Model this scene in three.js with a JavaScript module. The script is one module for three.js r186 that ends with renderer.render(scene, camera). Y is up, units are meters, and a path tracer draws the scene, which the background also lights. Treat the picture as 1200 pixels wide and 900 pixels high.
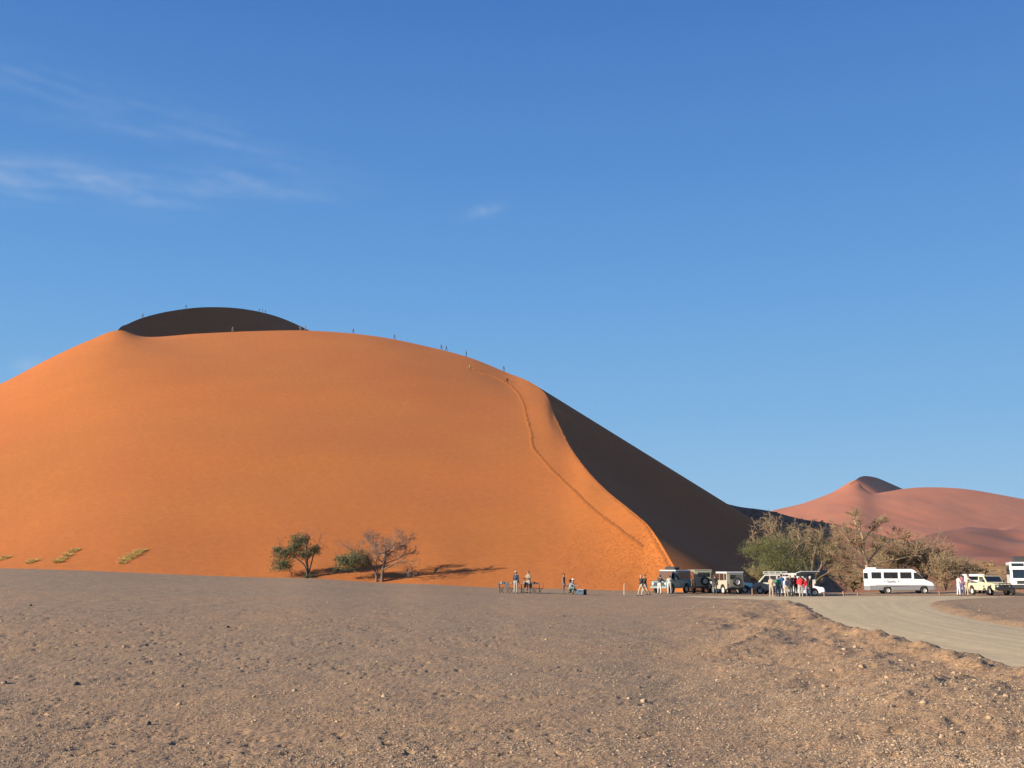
import * as THREE from 'three';
import { mergeGeometries, mergeVertices } from 'three/addons/utils/BufferGeometryUtils.js';
import { RoundedBoxGeometry } from 'three/addons/geometries/RoundedBoxGeometry.js';
import { MarchingCubes } from 'three/addons/objects/MarchingCubes.js';
import { MeshBVH, acceleratedRaycast } from 'three-mesh-bvh';
import { createNoise2D, createNoise3D } from 'simplex-noise';

// ------------------------------------------------------------------ camera, sky, sun, exposure
const F = 1200, EYE = 1.65, PITCH = Math.atan(218 / F);
const scene = new THREE.Scene();
const camera = new THREE.PerspectiveCamera(2 * Math.atan(450 / F) * 180 / Math.PI, 4 / 3, 0.1, 12000);
camera.position.set(0, EYE, 0);
camera.rotation.x = PITCH;
const renderer = new THREE.WebGLRenderer({ antialias: true });
renderer.setSize(1024, 768);
renderer.toneMapping = THREE.LinearToneMapping;
renderer.toneMappingExposure = 2.0;
renderer.shadowMap.enabled = true;

function rngOf(seed) { return () => { seed = (seed + 0x6d2b79f5) | 0; let t = Math.imul(seed ^ (seed >>> 15), 1 | seed); t = (t + Math.imul(t ^ (t >>> 7), 61 | t)) ^ t; return ((t ^ (t >>> 14)) >>> 0) / 4294967296; }; }
const n2 = createNoise2D(rngOf(11)), n2b = createNoise2D(rngOf(12)), n3 = createNoise3D(rngOf(13));
const R = Math.PI / 180, clamp = (x, a = 0, b = 1) => Math.min(b, Math.max(a, x)), sst = (a, b, x) => { const t = clamp((x - a) / (b - a)); return t * t * (3 - 2 * t); }, mix = (a, b, t) => a + (b - a) * t;
const lin = (hex) => new THREE.Color(hex);           // sRGB hex -> linear
function interp(tab, x) { if (x <= tab[0][0]) return tab[0][1]; for (let i = 1; i < tab.length; i++) if (x <= tab[i][0]) { const [a, p] = tab[i - 1], [b, q] = tab[i]; const t = (x - a) / (b - a); return p + (q - p) * t * t * (3 - 2 * t); } return tab[tab.length - 1][1]; }
// survey of the place: a sight line through a photograph point, met at depth d metres
const at = (px, py, d) => { const cx = (px - 600) / F, cy = (450 - py) / F, c = Math.cos(PITCH), s = Math.sin(PITCH), k = d / (c - cy * s); return new THREE.Vector3(cx * k, EYE + (cy * c + s) * k, -d); };

const SUN_AZ = 27 * R, SUN_EL = 18.5 * R;              // from the left, a little behind the camera
const sunDir = new THREE.Vector3(-Math.cos(SUN_AZ) * Math.cos(SUN_EL), Math.sin(SUN_EL), Math.sin(SUN_AZ) * Math.cos(SUN_EL));
{ // a clear morning sky with a few wisps of cirrus
  const W = 2048, H = 1024, data = new Float32Array(W * H * 4);
  const stops = [[-90, 0.30, 0.16, 0.09], [-2, 0.34, 0.30, 0.28], [0, 0.335, 0.545, 0.775], [3, 0.305, 0.535, 0.770], [8, 0.220, 0.455, 0.750], [15, 0.142, 0.362, 0.710], [22, 0.098, 0.275, 0.630], [31, 0.063, 0.192, 0.530], [50, 0.034, 0.102, 0.330], [90, 0.022, 0.070, 0.250]];
  const wisp = (px, py) => {                          // cirrus streaks, laid out by bearing and height in degrees
    let a = 0;
    const band = (x0, y0, x1, y1, w0, w1, amp, seed) => {
      const t = (px - x0) / (x1 - x0); if (t < -0.6 || t > 1.15) return;
      const yc = mix(y0, y1, t) + 6 * n2(px * 0.006 + seed, seed), w = mix(w0, w1, clamp(t)), e = (py - yc) / w;
      const fib = 0.45 + 0.6 * n2b(px * 0.007 + seed * 3, (py - (y1 - y0) / (x1 - x0) * px) * 0.06 + seed), fib2 = 0.65 + 0.4 * n2(px * 0.03, (py - (y1 - y0) / (x1 - x0) * px) * 0.16 + seed);
      a += amp * Math.exp(-e * e) * Math.max(0, fib) * fib2 * sst(1.12, 0.55, t) * sst(-0.6, 0.05, t);
    };
    band(-60, 205, 330, 236, 26, 10, 0.30, 1.3); band(-40, 186, 430, 228, 16, 9, 0.20, 4.7); band(-60, 70, 470, 215, 34, 14, 0.12, 7.1); band(150, 150, 470, 222, 13, 8, 0.13, 9.4); band(280, 205, 420, 244, 10, 7, 0.15, 12.2);
    a += 0.20 * Math.exp(-(((px - 568) / 20) ** 2) - (((py - 247 + 0.25 * (px - 568)) / 7) ** 2)) * (0.7 + 0.5 * n2(px * 0.08, py * 0.1));
    a += 0.22 * Math.exp(-(((px - 30) / 16) ** 2) - (((py - 428 + 0.2 * (px - 30)) / 7) ** 2)) * (0.7 + 0.5 * n2(px * 0.1, py * 0.12));
    return clamp(a, 0, 0.6);
  };
  const cp = Math.cos(PITCH), sp = Math.sin(PITCH);
  for (let row = 0; row < H; row++) {
    const up = ((row + 0.5) / H - 0.5) * Math.PI, el = up / R;
    let i = 1; while (i < stops.length - 1 && el > stops[i][0]) i++;
    const A = stops[i - 1], B = stops[i], t = clamp((el - A[0]) / (B[0] - A[0]));
    for (let col = 0; col < W; col++) {
      const az = ((col + 0.5) / W - 0.5) * 2 * Math.PI, x = Math.cos(az) * Math.cos(up), y = Math.sin(up), z = Math.sin(az) * Math.cos(up), o = (row * W + col) * 4;
      const toward = Math.max(0, x * sunDir.x + y * sunDir.y + z * sunDir.z), glow = el > 0 ? 0.35 * Math.pow(toward, 6) : 0;
      let w = 0;
      if (z < -0.2 && el > 5) { const c = -z * cp + y * sp, cy = (y * cp + z * sp) / c; w = wisp(600 + F * x / c, 450 - F * cy); }
      for (let k = 0; k < 3; k++) { let v = mix(A[k + 1], B[k + 1], t); v += glow * [0.5, 0.5, 0.45][k]; v = mix(v, [0.62, 0.70, 0.80][k], w); data[o + k] = v * 0.5; }
      data[o + 3] = 1;
    }
  }
  const sky = new THREE.DataTexture(data, W, H, THREE.RGBAFormat, THREE.FloatType);
  sky.mapping = THREE.EquirectangularReflectionMapping; sky.magFilter = THREE.LinearFilter; sky.needsUpdate = true;
  scene.background = sky; scene.environment = sky;
}
const sun = new THREE.DirectionalLight(new THREE.Color().setRGB(1.0, 0.88, 0.70), 5);
sun.position.copy(sunDir).multiplyScalar(900); sun.position.z -= 160; sun.target.position.set(0, 0, -160);
sun.castShadow = true; sun.shadow.mapSize.set(4096, 4096);
Object.assign(sun.shadow.camera, { left: -420, right: 420, top: 300, bottom: -300, near: 10, far: 3000 });
scene.add(sun, sun.target);

scene.fog = new THREE.FogExp2(new THREE.Color().setRGB(0.62, 0.74, 0.90), 0.000028);

// ------------------------------------------------------------------ helpers
const taken = new Map();
function numbered(name) { const k = taken.get(name) ?? 0; taken.set(name, k + 1); return k ? name + '_' + String(k).padStart(3, '0') : name; }
function tag(o, label, category, group, kind) { if (label) o.userData.label = label; if (category) o.userData.category = category; if (group) o.userData.group = group; if (kind) o.userData.kind = kind; return o; }
function shade(o) { o.castShadow = true; o.receiveShadow = true; return o; }
function mesh(name, geo, mat, parent = scene) { const m = shade(new THREE.Mesh(geo, mat)); m.name = parent === scene ? numbered(name) : name; parent.add(m); return m; }
function base(name, pos, turn = 0) { const g = new THREE.Group(); g.name = numbered(name); if (pos) g.position.copy(pos); g.rotation.y = turn; scene.add(g); return g; }
function structure(name, geo, mat, label) { const m = mesh(name, geo, mat); m.userData.kind = 'structure'; if (label) m.userData.label = label; return m; }
const std = (color, rough = 0.9, more = {}) => new THREE.MeshStandardMaterial({ color, roughness: rough, metalness: 0, ...more });
function noiseTex(size, fn, srgb) { const d = new Uint8Array(size * size * 4); for (let y = 0; y < size; y++) for (let x = 0; x < size; x++) { const v = fn(x / size, y / size), o = (y * size + x) * 4; for (let k = 0; k < 3; k++) d[o + k] = clamp(Array.isArray(v) ? v[k] : v) * 255; d[o + 3] = 255; } const t = new THREE.DataTexture(d, size, size); t.wrapS = t.wrapT = THREE.RepeatWrapping; t.magFilter = THREE.LinearFilter; t.minFilter = THREE.LinearMipmapLinearFilter; if (srgb) t.colorSpace = THREE.SRGBColorSpace; t.needsUpdate = true; return t; }
const tile = (u, v, f, s = 0) => { const a = u * 2 * Math.PI, b = v * 2 * Math.PI, r = f / (2 * Math.PI); return n3(Math.cos(a) * r + s, Math.sin(a) * r + Math.cos(b) * r, Math.sin(b) * r + s); };
function grid(nu, nv, fn, uvScale = 1) {              // fn(i, j) -> [x, y, z, (r, g, b), (u, v)]
  const pos = new Float32Array((nu + 1) * (nv + 1) * 3), uv = new Float32Array((nu + 1) * (nv + 1) * 2), col = new Float32Array((nu + 1) * (nv + 1) * 3), idx = new Uint32Array(nu * nv * 6);
  let k = 0; for (let j = 0; j <= nv; j++) for (let i = 0; i <= nu; i++, k++) { const p = fn(i, j); pos.set([p[0], p[1], p[2]], k * 3); col.set(p[3] ?? [1, 1, 1], k * 3); uv.set(p[4] ?? [p[0] * uvScale, p[2] * uvScale], k * 2); }
  k = 0; for (let j = 0; j < nv; j++) for (let i = 0; i < nu; i++) { const a = j * (nu + 1) + i, b = a + 1, c = a + nu + 1, d = c + 1; idx[k++] = a; idx[k++] = b; idx[k++] = d; idx[k++] = a; idx[k++] = d; idx[k++] = c; }
  const g = new THREE.BufferGeometry(); g.setAttribute('position', new THREE.BufferAttribute(pos, 3)); g.setAttribute('uv', new THREE.BufferAttribute(uv, 2)); g.setAttribute('color', new THREE.BufferAttribute(col, 3)); g.setIndex(new THREE.BufferAttribute(idx, 1)); g.computeVertexNormals(); return g;
}

// ------------------------------------------------------------------ terrain: gravel plain, road, car park
const FAR = [[-0.9, 2.6], [-0.5, 1.75], [-0.21, 0.75], [-0.1, 0.2], [0, -0.22], [0.12, -0.42], [0.25, -0.5], [0.5, -0.45], [0.9, -0.3]];
const roadL = [[12.4, -86], [14.6, -76], [16.2, -66], [15.4, -57], [12.6, -45], [10.2, -33], [9.1, -24], [8.4, -19], [8.0, -14], [7.8, -8], [7.6, 2], [7.5, 14]];
const roadR = [[41, -84], [35, -77], [29.5, -69], [24.4, -60], [19.2, -45], [16.6, -33], [15.7, -24], [15.4, -19], [15.2, -14], [15, -8], [14.8, 2], [14.8, 14]];
const curve2 = (pts) => new THREE.CatmullRomCurve3(pts.map(([x, z]) => new THREE.Vector3(x, 0, z)), false, 'centripetal');
const cL = curve2(roadL), cR = curve2(roadR);
const ROAD_N = 220, rl = [], rr = []; for (let i = 0; i <= ROAD_N; i++) { rl.push(cL.getPoint(i / ROAD_N)); rr.push(cR.getPoint(i / ROAD_N)); }
rl.reverse(); rr.reverse();                           // from near (z = 14) to far
const edgeX = (line, miss) => { const T = []; for (let z = 14; z >= -86; z -= 0.2) { let v = miss; for (let i = 0; i < ROAD_N; i++) { const a = line[i], b = line[i + 1]; if ((a.z - z) * (b.z - z) <= 0 && a.z !== b.z) { v = mix(a.x, b.x, (z - a.z) / (b.z - a.z)); break; } } T.push(v); } return T; };
const tabL = edgeX(rl, null), tabR = edgeX(rr, 41);
function roadCoord(x, z) {                            // metres inside from the left edge, from the right edge
  const k = (14 - z) / 0.2; if (k < 0 || k >= tabL.length - 1) return null;
  const i = Math.floor(k), f = k - i; if (tabL[i] === null || tabL[i + 1] === null) return null;
  return [x - mix(tabL[i], tabL[i + 1], f), mix(tabR[i], tabR[i + 1], f) - x];
}
function ground0(x, z) {                              // broad shape of the plain
  const d = -z, q = x / Math.max(d, 25);
  let h = sst(8, 105, d) * interp(FAR, q);
  h += 0.10 * n2(x * 0.02, z * 0.02) * sst(10, 40, Math.hypot(x, z)) + 0.10 * sst(20, 50, d) * sst(0.05, -0.35, q) * Math.sin(d * 0.28 + 3 * n2(x * 0.012, 3.3));
  if (d > 90) { // hollow beside the dune, and the hummocks that the trees hold
    const drop = sst(104, 128, d) * sst(0.12, 0.20, q) * sst(0.52, 0.44, q); h -= 3.4 * drop * sst(500, 250, d);
    const bank = (px, dd, w, l, a) => a * Math.exp(-(((x / d * F + 600 - px) / w) ** 2) - (((d - dd) / l) ** 2));
    h += bank(1052, 117, 26, 8, 3.0) + bank(1125, 118, 26, 10, 1.2);
  }
  return h;
}
const RIDGES = [[4.7, -13.0, 6.9, -16.0, 0.10], [5.4, -10.6, 7.2, -11.6, 0.11], [4.6, -8.9, 6.4, -9.6, 0.10], [2.6, -15.5, 4.0, -17.5, 0.05], [5.9, -18.2, 7.6, -21.5, 0.09], [4.2, -22, 6.4, -27, 0.09], [6.9, -13.2, 7.6, -14.6, 0.09], [7.3, -24, 8.6, -29, 0.10], [5.8, -31, 8.6, -38, 0.10], [1.6, -9.2, 2.8, -9.8, 0.05]];
function ridges(x, z) { let h = 0; for (const [ax, az, bx, bz, a] of RIDGES) { const dx = bx - ax, dz = bz - az, L2 = dx * dx + dz * dz, t = ((x - ax) * dx + (z - az) * dz) / L2; if (t < -0.15 || t > 1.15) continue; const e = ((x - ax) * dz - (z - az) * dx) / Math.sqrt(L2) + 0.12 * n2(t * 5 + ax, az); if (Math.abs(e) > 0.6) continue; h += a * sst(-0.15, 0.15, t) * sst(1.15, 0.85, t) * Math.exp(-((e / 0.17) ** 2)) * (0.75 + 0.45 * n2b(x * 3.1, z * 3.1)); } return h; }
function ground(x, z) {
  let h = ground0(x, z); const d = Math.hypot(x, z);
  if (d < 150) {
    const rc = roadCoord(x, z);
    let rough = 1;
    if (rc) {
      const [a, b] = rc, far = sst(80, 55, d);
      if (a > 0 && b > 0) { rough = 0.25; h -= 0.10 * sst(0, 0.8, Math.min(a, b)); }
      if (a < 0.6) { const e = -a; // windrow of scraped earth along the road
        h += far * (0.15 * Math.exp(-(((e - 0.25) / 0.55) ** 2)) * (0.7 + 0.9 * Math.max(-0.5, n2(x * 0.9, z * 0.5))) + 0.10 * Math.exp(-(((e - 2.6) / 1.7) ** 2)) * (0.4 + 1.2 * n2b(x * 0.35 + 5, z * 0.22)) ); 
        const dist = sst(7.5, 1.0, e) * far * sst(6, 9, d); 
        h += dist * (0.030 * n2(x * 1.1 + 0.4 * z, z * 0.8) + 0.030 * Math.max(0, n2b(x * 2.3 + 0.8 * z, z * 1.4)) + 0.022 * Math.max(0, n2(x * 4.4, z * 2.6)));
        // a shallow drain cut between the windrow and the plain
        h -= far * 0.07 * Math.exp(-(((e - 5.4 - 0.5 * n2(z * 0.2, 1)) / 1.1) ** 2)) * sst(45, 25, d) * sst(5, 9, d);
      }
      if (b < 0.6) { const e = -b; h += far * 0.14 * Math.exp(-(((e - 0.3) / 0.8) ** 2)) * (0.7 + 0.6 * n2(x * 0.6, z * 0.4)); }
    }
    if (rough === 1 && d < 42 && x > 1) h += 0.62 * ridges(x, z);
    const near = sst(90, 20, d);
    h += rough * (0.016 * n2(x * 0.7, z * 0.7) + near * (0.006 * n2b(x * 2.1, z * 2.1) + 0.004 * n2(x * 5.5, z * 5.5) + 0.0035 * n2b(x * 13, z * 13)));
    if (rough === 1 && d < 40) h -= near * 0.024 * sst(0.45, 0.85, n2(x * 3.1 + 7, z * 3.1 - 4)) * sst(0.0, 0.5, n2b(x * 0.25, z * 0.25) + 0.25 - 0.04 * x);
  }
  return h;
}
{
  const angs = []; const dense = 31.5, N = 940;
  for (let i = 0; i <= 36; i++) angs.push(-180 + i * (180 - dense) / 37); for (let i = 0; i <= N; i++) angs.push(-dense + 2 * dense * i / N); for (let i = 1; i <= 37; i++) angs.push(dense + i * (180 - dense) / 37);
  const rad = [0.02, 1.5, 3, 4.5]; const NR = 480; for (let i = 0; i <= NR; i++) rad.push(5.8 * Math.pow(140 / 5.8, i / NR)); for (let i = 1; i <= 40; i++) rad.push(140 * Math.pow(6000 / 140, i / 40));
  const geo = grid(angs.length - 1, rad.length - 1, (i, j) => {
    const a = angs[i] * R, r = rad[j], x = Math.sin(a) * r, z = -Math.cos(a) * r, h = ground(x, z), d = -z, q = x / Math.max(d, 25);
    // colour of the matter: grey-brown gravel pavement, redder sand showing through in patches
    const rc = r < 150 ? roadCoord(x, z) : null, e = rc ? -rc[0] : 99;
    let sand = 0.42 + 0.32 * n2(x * 0.07 + 9, z * 0.07) + 0.22 * n2b(x * 0.5, z * 0.5) + 0.16 * n2(x * 1.9, z * 1.9);
    if (e > -1 && e < 7) sand += 0.45 * sst(7, 2, e) * sst(75, 40, r);
    sand += 0.25 * sst(0.12, 0.3, q) * sst(60, 95, d) - 0.35 * sst(-0.05, -0.35, q) * sst(25, 70, d);
    const line = sst(0.35, 0.75, n2(x * 0.008, d * 0.16 + 2)) * sst(25, 60, d); sand += 0.3 * line;
    sand = clamp(sand); const v = 1 + 0.10 * n2b(x * 3.7, z * 3.7) + 0.08 * n2(x * 9, z * 9);
    const c = [mix(0.385, 0.485, sand) * v, mix(0.252, 0.284, sand) * v, mix(0.146, 0.142, sand) * v];
    const dune = sst(115, 135, d); // dune sand blown over the far plain
    return [x, h, z, [mix(c[0], 0.42, dune), mix(c[1], 0.17, dune), mix(c[2], 0.075, dune)], [x / 2.6, z / 2.6]];
  });
  const map = noiseTex(512, (u, v) => { const a = tile(u, v, 60, 3), b = tile(u, v, 24, 8), c = tile(u, v, 120, 5); const g = 0.80 + 0.12 * a + 0.05 * b + 0.13 * c; const s = c > 0.42 ? 0.14 : a < -0.48 ? -0.26 : 0; return [g + s, g + s * 0.98, g + s * 0.95]; }, true);
  const bump = noiseTex(512, (u, v) => 0.5 + 0.25 * tile(u, v, 70, 31) + 0.2 * tile(u, v, 130, 33) + 0.1 * tile(u, v, 30, 35));
  structure('ground', geo, std(0xffffff, 0.97, { vertexColors: true, map, bumpMap: bump, bumpScale: 0.005 }), 'grey-brown gravel plain strewn with small stones in front of the dune');
  const NU = 60, NV = 700;
  const rgeo = grid(NU, NV, (i, j) => {
    const k = j / NV * ROAD_N, k0 = Math.min(ROAD_N - 1, Math.floor(k)), f = k - k0, t = i / NU, a = rl[k0].clone().lerp(rl[k0 + 1], f), b = rr[k0].clone().lerp(rr[k0 + 1], f), p = a.lerp(b, mix(-0.03, 1.03, t));
    const edge = Math.min(t, 1 - t), rut = 0.005 * n2(t * 12, j * 0.006) + 0.004 * n2b(t * 22, j * 0.014) + 0.005 * n2(p.x * 3, p.z * 3) + 0.006 * n2b(p.x * 0.8, p.z * 0.8);
    const h = ground0(p.x, p.z) - 0.02 + 0.05 * sst(0, 0.35, edge) + rut - 0.10 * sst(0.05, 0.0, edge);
    const v = 1 + 0.09 * n2(t * 11 + 3, j * 0.008) + 0.06 * n2b(p.x * 1.7, p.z * 0.9), s = 0.5 + 0.5 * n2(p.x * 0.12, p.z * 0.12);
    return [p.x, h, p.z, [mix(0.55, 0.59, s) * v, mix(0.425, 0.445, s) * v, mix(0.250, 0.26, s) * v], [p.x / 2.6, p.z / 2.6]];
  });
  const map2 = noiseTex(512, (u, v) => 0.9 + 0.05 * tile(u, v, 50, 3) + 0.05 * tile(u, v, 110, 8), true);
  structure('road', rgeo, std(0xffffff, 0.95, { vertexColors: true, map: map2, bumpMap: bump, bumpScale: 0.006 }), 'pale graded gravel track curving up to the parked vehicles');
}

// ------------------------------------------------------------------ the dunes
const sandBump = noiseTex(512, (u, v) => 0.5 + 0.28 * Math.sin((v * 34 + 0.9 * tile(u, v, 5, 3)) * 2 * Math.PI) * (0.6 + 0.4 * tile(u, v, 7, 9)) + 0.14 * tile(u, v, 60, 5));
const sandMap = noiseTex(512, (u, v) => 0.93 + 0.035 * tile(u, v, 9, 4) + 0.03 * tile(u, v, 90, 6), true);
const sandMat = (tint) => std(tint, 0.96, { vertexColors: true, map: sandMap, bumpMap: sandBump, bumpScale: 0.022 });
const M_SAND = sandMat(0xffffff);
const curve3 = (pts) => new THREE.CatmullRomCurve3(pts, false, 'centripetal');
const SAND = [0.415, 0.120, 0.0130];
const sandCol = (p) => { const v = (1 + 0.05 * n2(p.x * 0.012, p.z * 0.012) + 0.035 * n2b(p.x * 0.05, p.y * 0.12) + 0.02 * n2(p.x * 0.4, p.z * 0.4)), g = 1 + 0.04 * n2b(p.x * 0.02 + 3, p.z * 0.02); return [SAND[0] * v, SAND[1] * v * g, SAND[2] * v]; };
const sink = (px, d, by = 0.6) => { const p = at(px, 690, d); p.y = ground0(p.x, p.z) - by; return p; };
// rows: base bearing, base depth, crest bearing, crest height row, crest depth, slip slope, lateral mark
const duneRows = [
  [-900, 190, -950, 690, 215, 0.85], [-600, 160, -640, 628, 235, 0.85], [-300, 140, -310, 560, 255, 0.85], [-120, 130, -120, 498, 268, 0.85], [0, 124, 0, 450, 276, 0.85], [60, 121, 58, 420, 283, 0.85], [110, 119, 104, 399, 288, 0.85],
  [140, 118, 139, 387, 291, 0.6], [175, 117, 168, 394.5, 293, 0.2], [235, 116, 232, 391, 295, 0.2], [300, 115, 300, 388, 297, 0.2], [360, 114, 365, 387.5, 299, 0.22], [415, 113, 440, 394, 298, 0.5], [465, 112, 505, 407, 293, 0.60], [510, 111, 550, 419, 284, 0.64], [548, 110.5, 595, 437, 270, 0.65], [575, 110, 619, 446.5, 257, 0.66], [600, 109.5, 638, 460, 241, 0.66],
  [626, 109, 650, 487, 216, 0.66], [652, 108, 666, 520, 189, 0.66], [678, 107, 687, 550, 166, 0.66], [701, 106, 711, 575, 150, 0.65], [724, 105, 738, 597, 136, 0.63], [746, 104.5, 758, 614, 127.5, 0.60], [764, 103.5, 772, 633, 119, 0.55], [782, 103, 785, 655, 112, 0.50], [795, 102.5, 797, 676, 106.5, 0.45], [806, 101, 808, 700, 101, 0.38],
];
const duneBase = curve3(duneRows.map((r) => sink(r[0], r[1]))), duneTop = curve3(duneRows.map((r) => at(r[2], r[3], r[4])));
const slipM = (t) => { const k = clamp(t) * (duneRows.length - 1), i = Math.min(duneRows.length - 2, Math.floor(k)); return mix(duneRows[i][5], duneRows[i + 1][5], k - i); };
const smoothTop = (curve, w) => { const N = 400, P = []; for (let i = 0; i <= N; i++) P.push(curve.getPoint(i / N)); const Q = P.map((_, i) => { const v = new THREE.Vector3(); let n = 0; for (let k = -w; k <= w; k++) { const g = Math.exp(-2.5 * (k / w) ** 2); v.addScaledVector(P[clamp(i + k, 0, N)], g); n += g; } return v.divideScalar(n); }); return (u) => { const k = clamp(u) * N, i = Math.min(N - 1, Math.floor(k)); return Q[i].clone().lerp(Q[i + 1], k - i); }; };
const duneSoft = smoothTop(duneTop, 34);
function windward(u, v) {
  const b = duneBase.getPoint(u), t = duneTop.getPoint(u), s = duneSoft(u), row = u * (duneRows.length - 1), k = mix(1, Math.pow(clamp(v), 14), sst(4.6, 6.6, row) * sst(12.5, 9.5, row)), e = s.lerp(t, k), p = b.clone().lerp(e, v), f = v < 0 ? v : mix(v, v * v * (3 - 2 * v), 0.12) * (0.88 + 0.12 * v);
  p.y = b.y + (e.y - b.y) * f;
  const w = sst(0, 0.25, v) * sst(1, 0.8, v);
  p.y += w * (0.35 * n2(p.x * 0.014, p.z * 0.014) + 0.10 * n2b(p.x * 0.05, p.z * 0.04));
  return p;
}
const dune = base('great_sand_dune'); tag(dune, 'tall orange sand dune with a knife-edge crest and dark shaded slip face', 'sand dune', null, 'structure');
const NU = 520, NV = 260;
const windPts = []; for (let j = 0; j <= NV; j++) { const row = []; for (let i = 0; i <= NU; i++) row.push(windward(i / NU, j / NV)); windPts.push(row); }
for (let j = 1; j < NV; j++) { // wind-smoothed: creases from row to row die out away from the crest
  const v = j / NV, w = Math.round(34 * sst(0.02, 0.3, v) * sst(1, 0.5, v)); if (!w) continue;
  for (let pass = 0; pass < 3; pass++) { const src = windPts[j], acc = new THREE.Vector3(), out = []; for (let i = 0; i <= NU; i++) { const k = Math.round(Math.min(w, i, NU - i) * mix(1, 0.22, sst(15.5, 19.5, i / NU * (duneRows.length - 1)))); acc.set(0, 0, 0); for (let q = -k; q <= k; q += 2) acc.add(src[i + q]); out.push(acc.clone().divideScalar(k + 1)); } windPts[j] = out; }
}
const windGeo = grid(NU, NV, (i, j) => { const p = windPts[j][i]; return [p.x, p.y, p.z, sandCol(p), [p.x / 9, p.z / 9]]; });
const windFace = mesh('windward_slope', windGeo, M_SAND, dune);
windGeo.boundsTree = new MeshBVH(windGeo); windFace.raycast = acceleratedRaycast;
function slipPatch(curve, mOf, len, u0, u1, nu, nv, low = -4.5, side = 1, win = 0.012, way = null, colour = sandCol) {  // mOf: fall of the slope, rise over run (0.7 = angle of repose)
  const S = []; for (let i = 0; i <= nu; i++) {
    const u = mix(u0, u1, i / nu), p = curve.getPoint(u), a = curve.getPoint(clamp(u - win)), b = curve.getPoint(clamp(u + win)), dx = b.x - a.x, dz = b.z - a.z, ds = Math.hypot(dx, dz), tx = dx / ds, tz = dz / ds, m = mOf(u), ca = clamp(-((b.y - a.y) / ds) / m, -0.9, 0.9), sa = Math.sqrt(1 - ca * ca);
    S.push({ p, m, g: way ? way.clone() : new THREE.Vector2(ca * tx + sa * tz * side, ca * tz - sa * tx * side) });
  }
  const K = 10, G = S.map((s, i) => { const v = new THREE.Vector2(); for (let k = -K; k <= K; k++) v.add(S[clamp(i + k, 0, nu)].g); return v.normalize(); });
  return grid(nu, nv, (i, j) => { const { p, m } = S[i], r = Math.min(len, Math.max(2, (p.y - low) / m)) * Math.pow(j / nv, 1.25), q = new THREE.Vector3(p.x + G[i].x * r, p.y - m * r, p.z + G[i].y * r); return [q.x, q.y, q.z, colour(q), [q.x / 9, (q.z + q.y) / 9]]; });
}
mesh('slip_face', slipPatch(duneTop, slipM, 140, 0, 1, 520, 60), M_SAND, dune);
// the summit arm behind the rim: crest running away, slip face towards the plain
const summit = curve3([at(133, 395, 288), at(138.5, 386.5, 291), at(150, 379.5, 318), at(170, 371.5, 344), at(200, 364.5, 372), at(240, 360, 404), at(285, 362, 440), at(325, 371, 475), at(362, 387, 510), at(410, 412, 545)]);
mesh('summit_slip_face', slipPatch(summit, () => Math.tan(35 * R), 80, 0, 1, 160, 40, 20, -1, 0.03), M_SAND, dune);
mesh('summit_back_slope', slipPatch(summit, () => Math.tan(31 * R), 260, 0, 1, 120, 30, -5, -1, 0.03, new THREE.Vector2(0, -1)), M_SAND, dune);
// low apron on the shaded side
const apron = (name, rows, cols, tint, label, nu = 120, nv = 40, back = 120) => {
  const top = curve3(rows.map((r) => at(r[0], r[1], r[2]))), bot = curve3(rows.map((r) => { const p = at(r[3] ?? r[0], 690, r[4]); p.y = r[5] ?? -3.6; return p; }));
  const geo = grid(nu, nv, (i, j) => { const u = i / nu, t = top.getPoint(u), b = bot.getPoint(u), v = j / nv * 1.5; let p; if (v <= 1) { p = b.clone().lerp(t, v); p.y = mix(b.y, t.y, v * (0.8 + 0.2 * v)); } else { p = t.clone(); p.z -= (v - 1) * 2 * back; p.y = mix(t.y, -4, (v - 1) * 2); } p.y += (cols.rough ?? 0.5) * sst(0, 0.2, v) * n2(p.x * cols.f, p.z * cols.f); return [p.x, p.y, p.z, cols.c(p), [p.x / 9, p.z / 9]]; });
  return structure(name, geo, tint, label);
};
apron('dune_apron', [[770, 582, 318, 770, 190], [840, 587, 312, 840, 180], [880, 594, 305, 880, 170], [930, 604, 296, 930, 162], [1000, 618, 282, 1000, 158], [1060, 634, 268, 1060, 155], [1120, 650, 252, 1120, 155], [1180, 665, 236, 1180, 160], [1240, 677, 225, 1240, 165], [1350, 690, 220, 1350, 170]],
  { rough: 0.6, f: 0.05, c: (p) => { const g = clamp(0.4 + 0.5 * n2(p.x * 0.06, p.z * 0.06) + 0.03 * (p.x - 95)); return [mix(0.30, 0.40, g), mix(0.115, 0.225, g), mix(0.05, 0.085, g)]; } }, M_SAND, 'low sandy apron sloping away from the foot of the great dune');
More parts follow.
